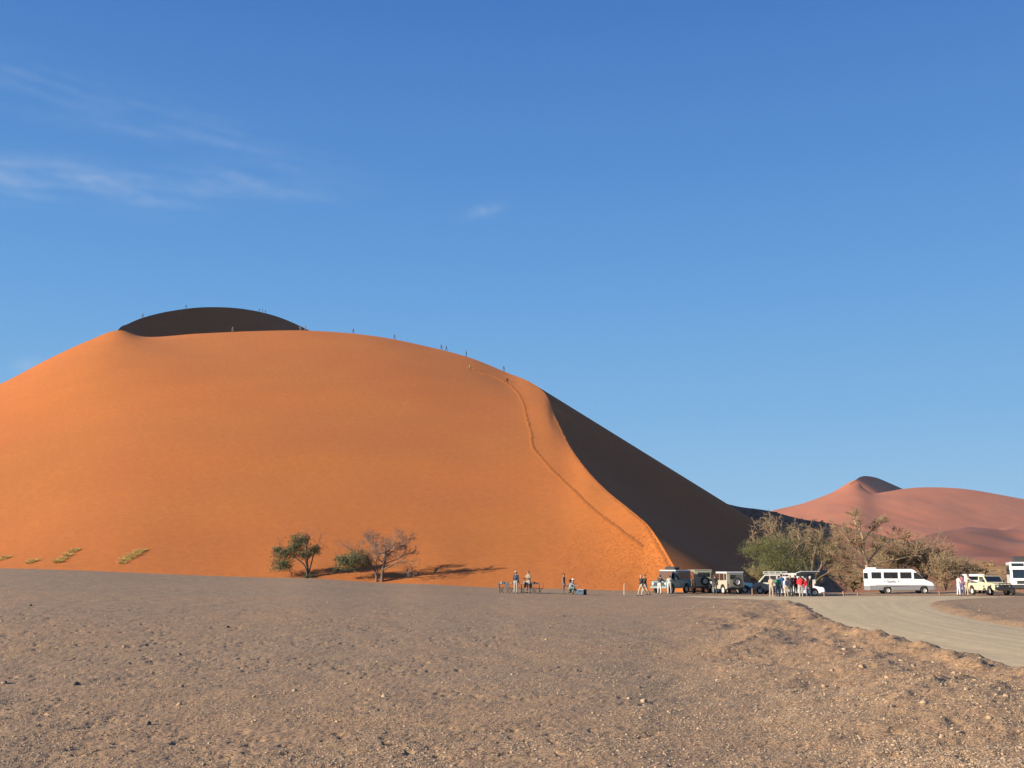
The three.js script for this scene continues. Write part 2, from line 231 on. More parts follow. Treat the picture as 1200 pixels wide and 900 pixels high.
// distant dune
apron('far_foothills', [[960, 660, 640, 960, 500, -4], [1010, 646, 660, 1010, 500, -4], [1060, 632, 690, 1060, 500, -4], [1110, 627, 720, 1110, 500, -4], [1160, 619, 760, 1160, 500, -4], [1210, 611, 800, 1210, 500, -4], [1290, 604, 820, 1290, 500, -4], [1400, 612, 820, 1400, 500, -4], [1520, 640, 800, 1520, 500, -4]], { rough: 5, f: 0.012, c: (p) => { const g = clamp(0.55 + 0.5 * n2(p.x * 0.01, p.z * 0.01) + 0.3 * n2b(p.x * 0.05, p.z * 0.03)); return [mix(0.34, 0.17, g), mix(0.115, 0.075, g), mix(0.065, 0.055, g)]; } }, M_SAND, 'low dark red foothills below the distant dune', 160, 60, 200);
const farC = (k, veg) => (p) => { const v = k * (1 + 0.07 * n2(p.x * 0.006, p.z * 0.004) + 0.05 * n2b(p.x * 0.02, p.y * 0.05)), g = clamp(veg * (0.5 + 0.8 * n2(p.x * 0.01, p.z * 0.012))); return [mix(0.44, 0.22, g) * v, mix(0.150, 0.115, g) * v, mix(0.074, 0.08, g) * v]; };
const farDune = base('distant_sand_dune'); tag(farDune, 'distant pink-red dune with a small dark peak on the horizon', 'sand dune', null, 'structure');
{
  const rows = [[700, 652, 1220], [780, 640, 1250], [840, 618, 1300], [905, 598.5, 1350], [940, 590, 1400], [975, 577, 1440], [1003, 562.5, 1460], [1011, 571, 1440], [1022, 577.5, 1440], [1040, 576, 1450], [1058, 573, 1470], [1085, 571, 1490], [1130, 573, 1500], [1200, 585, 1500], [1290, 603, 1490], [1400, 628, 1450], [1550, 655, 1400]];
  const top = curve3(rows.map((r) => at(r[0], r[1], r[2]))), bot = curve3(rows.map((r) => { const p = at(r[0], 690, 760); p.y = -4; return p; }));
  const c = farC(1, 0.12), soft = smoothTop(top, 60);
  mesh('windward_slope', grid(300, 80, (i, j) => { const u = i / 300, v = j / 80, b = bot.getPoint(u), t = soft(u).lerp(top.getPoint(u), Math.pow(v, 22)), p = b.clone().lerp(t, v); p.y = mix(b.y, t.y, v * (0.7 + 0.3 * v)) + sst(0, 0.2, v) * sst(1, 0.8, v) * (1.6 * n2(p.x * 0.006, p.z * 0.004) + 0.4 * n2b(p.x * 0.03, p.z * 0.012)); return [p.x, p.y, p.z, c(p), [p.x / 9, p.z / 9]]; }), M_SAND, farDune);
  const sm = curve3([at(996, 567, 1440), at(1003, 562, 1458), at(1008, 559, 1500), at(1014, 557.8, 1550), at(1026, 559.5, 1610), at(1040, 565, 1680), at(1058, 573, 1760), at(1080, 583, 1830)]);
  mesh('summit_slip_face', slipPatch(sm, () => Math.tan(35 * R), 200, 0, 1, 80, 20, 30, -1, 0.04, null, c), M_SAND, farDune);
  mesh('summit_back_slope', slipPatch(sm, () => Math.tan(31 * R), 400, 0, 1, 60, 16, 0, -1, 0.04, new THREE.Vector2(0, -1), c), M_SAND, farDune);
  mesh('lee_slope', grid(300, 12, (i, j) => { const p = top.getPoint(i / 300), v = j / 12; p.z -= v * 260; p.y = mix(p.y, -5, v); return [p.x, p.y, p.z, c(p), [p.x / 9, p.z / 9]]; }), M_SAND, farDune);
}

// ------------------------------------------------------------------ plants
dune.updateMatrixWorld(true);
const rayc = new THREE.Raycaster();
function onDune(px, py, what = windFace) { const o = camera.position.clone(), p = at(px, py, 100); rayc.set(o, p.sub(o).normalize()); const hit = rayc.intersectObject(what, false)[0]; if (!hit) throw new Error('no dune at ' + px + ',' + py); return hit.point; }
const tubeAcc = () => ({ pos: [], idx: [], col: [] });
function addTube(acc, pts, radii, sides, col) {       // tapered limb through pts
  const up = new THREE.Vector3(0.3, 0.2, 0.93).normalize(), T = new THREE.Vector3(), A = new THREE.Vector3(), B = new THREE.Vector3(), start = acc.pos.length / 3;
  for (let i = 0; i < pts.length; i++) {
    T.subVectors(pts[Math.min(i + 1, pts.length - 1)], pts[Math.max(i - 1, 0)]).normalize(); A.crossVectors(T, Math.abs(T.dot(up)) > 0.95 ? new THREE.Vector3(1, 0, 0) : up).normalize(); B.crossVectors(T, A);
    for (let k = 0; k < sides; k++) { const a = 2 * Math.PI * k / sides, r = radii[i], c = Math.cos(a) * r, s = Math.sin(a) * r; acc.pos.push(pts[i].x + A.x * c + B.x * s, pts[i].y + A.y * c + B.y * s, pts[i].z + A.z * c + B.z * s); acc.col.push(col[0], col[1], col[2]); }
  }
  for (let i = 0; i < pts.length - 1; i++) for (let k = 0; k < sides; k++) { const a = start + i * sides + k, b = start + i * sides + (k + 1) % sides, c = a + sides, d = b + sides; acc.idx.push(a, b, d, a, d, c); }
}
function accGeo(acc) { const g = new THREE.BufferGeometry(); g.setAttribute('position', new THREE.Float32BufferAttribute(acc.pos, 3)); g.setAttribute('color', new THREE.Float32BufferAttribute(acc.col, 3)); g.setAttribute('uv', new THREE.Float32BufferAttribute(new Float32Array(acc.pos.length / 3 * 2), 2)); g.setIndex(acc.idx); g.computeVertexNormals(); return g; }
const M_BARK = std(0xffffff, 0.95, { vertexColors: true });
const M_LEAF = new THREE.MeshPhysicalMaterial({ color: 0xffffff, roughness: 0.9, vertexColors: true, side: THREE.DoubleSide, transmission: 0.25, thickness: 0 });
function limb(acc, rnd, p, dir, len, r, level, col, opt) {
  const n = level > 1 ? 4 : 3, pts = [p.clone()], rad = [r], d = dir.clone(); let q = p.clone();
  for (let i = 1; i <= n; i++) { d.add(new THREE.Vector3(rnd() - 0.5, (rnd() - 0.5) * 0.7 + opt.rise, rnd() - 0.5).multiplyScalar(opt.bend)).normalize(); q = q.clone().addScaledVector(d, len / n); pts.push(q); rad.push(Math.max(opt.rmin, r * (1 - 0.55 * i / n))); }
  addTube(level >= opt.thick ? acc.trunk : acc.twigs, pts, rad, level >= 2 ? 5 : 3, col.map((c) => c * (0.85 + 0.3 * rnd())));
  if (level <= 0) { opt.tips?.push(q); return; }
  const kids = opt.kids ?? 3;
  for (let k = 0; k < kids + (rnd() < 0.4 ? 1 : 0); k++) {
    const f = k === 0 ? n : 1 + Math.floor(rnd() * n), o = new THREE.Vector3(rnd() - 0.5, rnd() - 0.5, rnd() - 0.5).normalize(), nd = d.clone().addScaledVector(o, opt.spread).normalize();
    limb(acc, rnd, pts[f], nd, len * (0.55 + 0.25 * rnd()), rad[f] * 0.72, level - 1, col, opt);
  }
}
function leaves(acc, rnd, c, rx, ry, rz, n, size, cols) {   // small leaflets spread through a clump, thinner outwards, in sprays
  const sprays = Math.max(6, Math.round(n / 22));
  for (let s = 0; s < sprays; s++) {
    const u = new THREE.Vector3(rnd() - 0.5, rnd() - 0.5, rnd() - 0.5).normalize().multiplyScalar(Math.pow(rnd(), 0.62)), sc = new THREE.Vector3(c.x + u.x * rx, c.y + u.y * ry, c.z + u.z * rz), sr = (0.10 + 0.26 * rnd()) * Math.max(rx, ry) * 1.5;
    const base = cols[Math.floor(rnd() * cols.length)], tone = 0.75 + 0.5 * rnd();
    for (let k = 0; k < n / sprays; k++) {
      const p = new THREE.Vector3(sc.x + (rnd() - 0.5) * 2 * sr, sc.y + (rnd() - 0.5) * 1.1 * sr, sc.z + (rnd() - 0.5) * 2 * sr), a = new THREE.Vector3(rnd() - 0.5, rnd() - 0.5, rnd() - 0.5).normalize(), b = new THREE.Vector3(rnd() - 0.5, rnd() - 0.5, rnd() - 0.5).cross(a).normalize(), l = size * (0.7 + 0.7 * rnd()), w = l * 0.42, i = acc.pos.length / 3;
      acc.pos.push(p.x - a.x * l, p.y - a.y * l, p.z - a.z * l, p.x + b.x * w, p.y + b.y * w, p.z + b.z * w, p.x + a.x * l, p.y + a.y * l, p.z + a.z * l, p.x - b.x * w, p.y - b.y * w, p.z - b.z * w);
      for (let v = 0; v < 4; v++) acc.col.push(base[0] * tone, base[1] * tone, base[2] * tone);
      acc.idx.push(i, i + 1, i + 2, i, i + 2, i + 3);
    }
  }
}
const GREEN = [[0.075, 0.085, 0.025], [0.060, 0.075, 0.022], [0.10, 0.105, 0.035], [0.13, 0.12, 0.045]], OLIVE = [[0.16, 0.16, 0.045], [0.11, 0.125, 0.032], [0.20, 0.18, 0.06], [0.08, 0.10, 0.026]], DRY = [[0.27, 0.185, 0.085], [0.33, 0.235, 0.115], [0.20, 0.14, 0.065]], YEL = [[0.60, 0.46, 0.14], [0.50, 0.42, 0.14], [0.64, 0.50, 0.2]];
// a tree surveyed from the photograph: stems as rows of [bearing, height row, depth offset], clumps of leaves, bare limbs
function tree(name, label, category, d, spec, seed, group) {
  if (spec.onSand) d = -onDune(...spec.foot).z;
  const rnd = rngOf(seed), foot = at(spec.foot[0], spec.foot[1], d), root = foot.clone(); root.y -= spec.sink ?? 0.15;
  const L = (px, py, dz = 0) => at(px, py, d - dz).sub(root), acc = { trunk: tubeAcc(), twigs: tubeAcc(), leaf: tubeAcc() }, m = d / F;
  const bark = spec.bark ?? [0.13, 0.085, 0.06], dead = spec.dead ?? [0.24, 0.17, 0.12];
  for (const st of spec.stems) {
    const P = curve3(st.p.map((q) => L(...q))).getPoints(st.p.length * 4), N = P.length - 1, rr = P.map((_, i) => mix(st.r[0], st.r[1], i / N));
    addTube(acc.trunk, P, rr, 7, bark);
    for (let k = 0; k < (st.kids ?? 0); k++) {
      const f = Math.round(mix(st.from ?? 0.35, 1, k / Math.max(1, st.kids - 1)) * N), dir = P[Math.min(N, f + 1)].clone().sub(P[Math.max(0, f - 1)]).normalize().addScaledVector(new THREE.Vector3(rnd() - 0.5, (rnd() - 0.35) * 0.8, rnd() - 0.5).normalize(), st.spread ?? 0.9).normalize();
      limb(acc, rnd, P[f], dir, (st.len ?? 1.4) * (0.7 + 0.6 * rnd()), Math.max(0.02, rr[f] * 0.6), st.level ?? 3, st.bare ? dead : bark, { bend: 0.42, rise: st.rise ?? 0.12, spread: 0.85, rmin: spec.rmin ?? 0.010, thick: 3, kids: st.fork ?? 3 });
    }
  }
  for (const c of spec.clumps ?? []) leaves(acc.leaf, rnd, L(c[0], c[1], c[6] ?? 0), c[2] * m * (spec.fat ?? 1.1), c[3] * m * (spec.fat ?? 1.1), (c[5] ?? c[2]) * m * (spec.fat ?? 1), c[4] * (spec.many ?? 1.15), spec.leaf ?? 0.06, c[7] ?? spec.cols ?? GREEN);
  const g = base(name, root); tag(g, label, category, group);
  mesh('trunk', accGeo(acc.trunk), M_BARK, g);
  if (acc.twigs.pos.length) mesh('branches', accGeo(acc.twigs), M_BARK, g).userData.kind = 'stuff';
  if (acc.leaf.pos.length) mesh('crown', accGeo(acc.leaf), M_LEAF, g);
  return g;
}
tree('acacia_tree', 'small dark green acacia leaning over its own shadow at the dune foot', 'tree', 111, { onSand: true, leaf: 0.07, fat: 1.4, many: 1.7, foot: [361, 676.5], stems: [
  { p: [[361, 679], [360.5, 668], [359.5, 655, 0.3], [359, 640, 0.2], [362, 628]], r: [0.17, 0.05], kids: 9, len: 1.0, level: 2, spread: 1.0, bare: true },
  { p: [[361, 678], [357, 663, 0.4], [348, 655, 0.6], [337, 649.5, 0.3], [326, 644]], r: [0.12, 0.03], kids: 7, len: 0.7, level: 2 },
  { p: [[361, 674], [366, 656, -0.5], [369, 645, -0.8], [374, 634, -0.8]], r: [0.09, 0.02], kids: 7, len: 0.8, level: 2, bare: true },
  { p: [[342.5, 678], [341, 671], [337, 664], [330, 661]], r: [0.06, 0.02], kids: 4, len: 0.5, level: 2 }],
  clumps: [[349.5, 636, 8.5, 8.5, 1500], [357, 632, 5, 5, 420], [335, 648.5, 10.5, 5.5, 1300], [325, 644, 4.5, 3.5, 380], [332, 662, 11, 6.5, 1500], [367, 644.5, 6.5, 5, 800], [356, 650, 6.5, 4.5, 700], [344, 643, 5, 4, 420], [361, 675, 5, 2.4, 420]], cols: GREEN }, 101);
tree('camelthorn_tree', 'two-stemmed acacia with a green clump and bare spreading twigs', 'tree', 110, { onSand: true, leaf: 0.07, fat: 1.35, many: 1.6, foot: [444.5, 681.5], stems: [
  { p: [[441, 684], [441, 674], [437, 666], [431, 661, 0.6], [421, 658, 0.8], [408, 654, 0.5]], r: [0.17, 0.04], kids: 8, len: 0.9, level: 2 },
  { p: [[447.5, 684], [448, 672], [450, 658], [452, 648, 0.3], [456, 644, 0.5], [463, 637, 0.5]], r: [0.19, 0.05], kids: 20, len: 0.85, level: 3, bare: true, from: 0.3, spread: 1.6, rise: 0.0 },
  { p: [[449, 668], [457, 663, 0.5], [470, 658, 0.8], [480, 661, 0.8], [484, 669, 0.6]], r: [0.10, 0.02], kids: 13, len: 0.7, level: 2, bare: true },
  { p: [[452, 660], [466, 655, -0.6], [476, 650, -1], [486, 647, -1]], r: [0.06, 0.02], kids: 13, len: 0.6, level: 2, bare: true },
  { p: [[451, 650], [443, 643, -0.5], [436, 637, -0.9], [431, 633, -1]], r: [0.08, 0.02], kids: 13, len: 0.65, level: 3, rise: 0.0, spread: 1.4, bare: true },
  { p: [[437, 664], [425, 652, -0.6], [411, 644, -1], [400, 637, -1.2]], r: [0.07, 0.02], kids: 11, len: 0.6, level: 2, bare: true },
  { p: [[444, 676], [441, 660, -0.8], [443, 648, -1.2]], r: [0.06, 0.02], kids: 8, len: 0.7, level: 3, bare: true },
  { p: [[452, 652], [460, 646, 0.2], [470, 640, 0.1], [478, 637, 0]], r: [0.07, 0.02], kids: 14, len: 0.7, level: 3, bare: true, spread: 1.5, rise: 0.0 }],
  clumps: [[420, 655, 11, 8, 1900], [408, 660, 12, 7, 1700], [430, 659, 6, 5, 500], [401, 656, 7, 6, 600], [395, 668, 4, 2, 160]], cols: [...GREEN, [0.15, 0.14, 0.05]], dead: [0.20, 0.15, 0.125] }, 202);
const RW = { rmin: 0.021, dead: [0.26, 0.185, 0.105] };
tree('acacia_tree', 'bushy olive-green acacia behind the vans with its tailgate crowd', 'tree', 122, { foot: [915, 690], sink: 1.5, fat: 1.25, many: 1.5, stems: [
  { p: [[915, 692], [914, 676], [910, 662], [900, 648], [888, 640]], r: [0.24, 0.05], kids: 8, len: 1.0, level: 3, rise: 0.04, bare: true },
  { p: [[916, 690], [922, 670], [930, 652, 1], [936, 636, 1], [940, 624, 1]], r: [0.22, 0.05], kids: 8, len: 1.0, level: 3, rise: 0.04, bare: true },
  { p: [[915, 688], [914, 664, -1], [912, 640, -2], [905, 622, -2]], r: [0.18, 0.04], kids: 8, len: 1.0, level: 3, rise: 0.04, bare: true }],
  clumps: [[886, 642, 15, 8, 2300], [905, 637, 16, 9, 2400, 16, 1], [928, 641, 14, 10, 1900], [900, 653, 17, 8, 2200, 16, 1], [926, 657, 17, 9, 1900, 16, 1.5], [944, 655, 10, 11, 1000], [910, 664, 20, 6, 1500, 14, 1], [876, 646, 7, 4, 400], [940, 668, 14, 5, 700, 14, 1], [893, 668, 17, 8, 1100], [925, 677, 16, 8, 1000], [905, 682, 15, 6, 800], [950, 677, 14, 8, 900]], cols: OLIVE, leaf: 0.055, ...RW }, 303, 'trees behind the car park');
tree('dry_tree', 'broad leafless thorn tree of dense straw-brown twigs beside the olive acacia', 'tree', 130, { foot: [948, 688], sink: 2, stems: [
  { p: [[948, 692], [946, 668], [935, 645], [915, 634], [898, 626]], r: [0.2, 0.05], kids: 11, len: 1.25, level: 3, rise: 0.04, bare: true },
  { p: [[948, 690], [952, 664], [955, 646], [958, 634]], r: [0.22, 0.05], kids: 11, len: 1.25, level: 3, rise: 0.04, bare: true },
  { p: [[949, 690], [960, 668], [974, 652], [984, 641]], r: [0.2, 0.05], kids: 11, len: 1.25, level: 3, rise: 0.04, bare: true },
  { p: [[948, 690], [962, 676], [980, 668], [992, 664]], r: [0.14, 0.04], kids: 12, len: 1.5, level: 3, bare: true }],
  clumps: [[930, 624, 22, 9, 1100], [962, 636, 20, 10, 1300], [975, 655, 18, 12, 1500], [950, 650, 12, 12, 700], [985, 668, 14, 8, 900], [974, 640, 8, 6, 500, 8, 1, OLIVE]], cols: [...DRY, [0.20, 0.18, 0.06], [0.15, 0.145, 0.05]], leaf: 0.05, many: 1.5, ...RW }, 404, 'trees behind the car park');
tree('dead_tree', 'tall bare camelthorn with twisted pale limbs rising behind the white minibus', 'tree', 116, { foot: [1017, 678], sink: 1.2, bark: [0.34, 0.25, 0.16], stems: [
  { p: [[1017, 680], [1016, 668], [1015, 656], [1011, 647, 0.3], [1012, 636, 0.4], [1008, 622, 0.4], [1003, 614, 0.5], [1000, 607, 0.5]], r: [0.26, 0.05], kids: 12, len: 0.75, level: 3, bare: true, from: 0.4 },
  { p: [[1015, 656], [1007, 646, 0.5], [999, 638, 0.8], [992, 630, 1], [984, 622, 1]], r: [0.14, 0.03], kids: 10, len: 0.8, level: 3, bare: true },
  { p: [[1012, 636], [1017, 626, -0.5], [1024, 619, -0.6], [1033, 613, -0.6]], r: [0.10, 0.02], kids: 11, len: 0.6, level: 3, bare: true },
  { p: [[1016, 662], [1024, 650, -0.5], [1034, 640, -0.8], [1046, 633, -1], [1056, 631, -1]], r: [0.13, 0.03], kids: 12, len: 0.75, level: 3, bare: true },
  { p: [[1016, 668], [1004, 661, 0.5], [992, 655, 0.8], [980, 647, 1]], r: [0.10, 0.03], kids: 8, len: 0.8, level: 3, bare: true },
  { p: [[1017, 666], [1032, 659, -0.4], [1050, 656, -0.8], [1066, 652, -1], [1080, 651, -1]], r: [0.11, 0.03], kids: 12, len: 0.9, level: 3, bare: true }],
  clumps: [[1000, 652, 14, 10, 600], [1030, 655, 16, 10, 800], [1034, 636, 12, 8, 350], [1010, 668, 16, 6, 700]], cols: [...DRY, [0.20, 0.18, 0.06]], leaf: 0.045, ...RW }, 505, 'trees behind the car park');
const bush = (px, py, d, w, h, n, label, seed, cols = DRY, name = 'dry_bush', kids = 9, lv = 3) => {
  const st = []; for (let i = 0; i < 5; i++) { const a = (i - 2) / 2; st.push({ p: [[px, py], [px + a * w * 0.35, py - h * 0.45, (i % 2 - 0.5) * 1.5], [px + a * w * 0.72, py - h * (0.85 - 0.25 * Math.abs(a)), (i % 3 - 1) * 2]], r: [0.07, 0.02], kids, len: h * d / F * 0.36, level: lv, bare: true, from: 0.25, spread: 1.1 }); }
  return tree(name, label, 'bush', d, { foot: [px, py], sink: 0.3, stems: st, clumps: [[px - w * 0.35, py - h * 0.5, w * 0.5, h * 0.4, n * 0.35], [px + w * 0.3, py - h * 0.45, w * 0.5, h * 0.4, n * 0.35], [px, py - h * 0.7, w * 0.55, h * 0.33, n * 0.3]], cols, leaf: 0.05, ...RW }, seed, 'dry bushes behind the car park');
};
bush(1052, 678, 119, 28, 32, 1500, 'straw-coloured twiggy bush under the long boughs of the bare camelthorn', 606);
bush(1084, 682, 121, 26, 38, 1500, 'tall brown twiggy bush behind the nose of the white minibus', 707, [...DRY, [0.15, 0.13, 0.06]]);
bush(1108, 692, 116, 17, 32, 1100, 'orange-brown twiggy bush beside the three people at the cream pickup', 808, [[0.36, 0.20, 0.09], [0.30, 0.18, 0.09], [0.24, 0.15, 0.08]]);
bush(1133, 688, 128, 18, 22, 800, 'low straw-coloured bush behind the cream pickup', 909);
bush(1000, 694, 122, 12, 16, 700, 'low dark brush at the foot of the dry thorn tree', 910, [[0.18, 0.13, 0.07], [0.12, 0.10, 0.05]]);
bush(890, 690, 128, 14, 20, 600, 'low grey-brown brush at the foot of the olive acacia', 911, [...DRY, [0.12, 0.11, 0.05]]);
{ // scrub dotted over the shaded apron: too small to tell apart
  const rnd = rngOf(77), acc = tubeAcc(), ray = new THREE.Raycaster(), ap = scene.children.find((o) => o.name === 'dune_apron'); ap.updateMatrixWorld();
  for (let i = 0; i < 420; i++) { const px = 850 + rnd() * 340, d = 175 + rnd() * 130, p = at(px, 600, d); ray.set(new THREE.Vector3(p.x, 200, p.z), new THREE.Vector3(0, -1, 0)); const hit = ray.intersectObject(ap)[0]; if (!hit) continue; const r = 0.3 + 0.9 * rnd() * rnd(); leaves(acc, rnd, hit.point.clone().add(new THREE.Vector3(0, r * 0.4, 0)), r, r * 0.55, r, 60, 0.16, px > 1040 ? DRY.concat([[0.40, 0.31, 0.13]]) : DRY.concat(OLIVE)); }
  tag(mesh('scrub', accGeo(acc), M_LEAF), 'dry grass and scrub dotted over the apron behind the trees', 'scrub', null, 'stuff');
}
// tussocks of grass on the lower dune slope
function tussock(px, py, r, h, n, label, seed) {
  const rnd = rngOf(seed), acc = tubeAcc(), p0 = onDune(px, py); p0.y -= 0.03;
  for (let i = 0; i < n; i++) {
    const a = rnd() * 6.283, k = Math.sqrt(rnd()) * r, b = new THREE.Vector3(Math.cos(a) * k, 0, Math.sin(a) * k * 0.8); b.y = -b.z * 0.25 - 0.02;
    const lean = new THREE.Vector3(Math.cos(a) * 0.5 + (rnd() - 0.5) * 0.7, 1, Math.sin(a) * 0.5 + (rnd() - 0.5) * 0.7), l = h * (0.5 + 0.7 * rnd()), m1 = b.clone().addScaledVector(lean, l * 0.55), tip = m1.clone().add(new THREE.Vector3(lean.x * l * 0.6, l * 0.28, lean.z * l * 0.6)), c = YEL[Math.floor(rnd() * 3)], t = 0.7 + 0.5 * rnd();
    addTube(acc, [b, m1, tip], [0.014, 0.011, 0.003], 3, [c[0] * t, c[1] * t, c[2] * t]);
  }
  const m = mesh('grass_tussock', accGeo(acc), M_BARK); m.position.copy(p0); tag(m, label, 'grass tussock', 'grass tussocks at the foot of the dune');
}
const T1 = 'small tussock of yellow grass on the orange dune foot', T2 = 'tussock in the ragged chain of yellow grass climbing the dune foot', T3 = 'tussock in the dense pale yellow grass streak near the small acacia';
[[2, 656, 0.5, 0.45, T1], [7, 654, 0.45, 0.5, T1], [34, 660, 0.4, 0.4, T1], [40, 658, 0.5, 0.55, T1], [68, 659, 0.55, 0.6, T2], [74, 655.5, 0.45, 0.5, T2], [79, 651.5, 0.55, 0.55, T2], [85, 647, 0.5, 0.45, T2], [89, 645, 0.4, 0.45, T2], [143, 660, 0.5, 0.4, T3], [147, 657, 0.6, 0.5, T3], [152, 654, 0.65, 0.55, T3], [157, 651, 0.65, 0.55, T3], [162, 647.5, 0.6, 0.5, T3], [167, 645.5, 0.45, 0.4, T3]].forEach(([px, py, r, h, l], i) => tussock(px, py, r, h, 130, l, 1000 + i));

// ------------------------------------------------------------------ tracks trodden into the sand
{
  const rnd = rngOf(55), acc = tubeAcc(), heap = (p, r, hgt, w) => { // a low kicked-up heap of sand
    const i0 = acc.pos.length / 3, N = 6, a0 = rnd() * 6; acc.pos.push(p.x, p.y + hgt, p.z); acc.col.push(SAND[0], SAND[1], SAND[2]);
    for (let k = 0; k < N; k++) { const a = a0 + k / N * 6.283, q = r * (0.7 + 0.6 * rnd()); acc.pos.push(p.x + Math.cos(a) * q, p.y - 0.10 + w.y * Math.sin(a) * -q, p.z + Math.sin(a) * q); acc.col.push(SAND[0], SAND[1], SAND[2]); acc.idx.push(i0, i0 + 1 + (k + 1) % N, i0 + 1 + k); }
  };
  const trail = (pts, n, spread, r, hgt) => { const c = curve3(pts.map(([x, y]) => new THREE.Vector3(x, y, 0))); for (let i = 0; i < n; i++) { const q = c.getPoint(i / n), s = clamp((q.y - 430) / 200); try { const p = onDune(q.x + (rnd() - 0.5) * spread, q.y + (rnd() - 0.5) * spread * 0.6); heap(p, r * (0.7 + 0.6 * rnd()), hgt * (0.7 + 0.6 * rnd()), new THREE.Vector3(0, 0.3, 0)); } catch { } } };
  trail([[549, 430], [565, 437], [582, 443], [593, 449], [604, 458], [612, 471], [617, 490], [622, 508], [624, 524], [634, 537], [646, 551], [660, 564], [676, 579], [692, 595], [706, 606], [722, 618], [738, 630], [752, 641]], 560, 1.6, 0.50, 0.24);
  trail([[650, 489], [659, 508], [671, 531], [686, 550], [709, 576], [736, 598], [754, 613], [765, 629], [774, 645], [783, 662], [790, 678]], 320, 2.4, 0.28, 0.13);
  for (let i = 0; i < 1700; i++) { const t = rnd(), px = mix(640, 775, Math.pow(t, 0.7)) + (rnd() - 0.5) * 60, py = mix(665, 640, rnd()) + (rnd() - 0.5) * 60; if (px > 690 && py < 560 + (px - 690) * 0.75) continue; if (px > 778) continue; try { heap(onDune(px, py), 0.13 + 0.10 * rnd(), 0.055 + 0.05 * rnd(), new THREE.Vector3(0, 0.3, 0)); } catch { } }
  tag(mesh('trodden_sand', accGeo(acc), M_SAND), 'footprints and kicked-up sand of the climbing tracks on the dune', 'footprints', null, 'stuff');
}

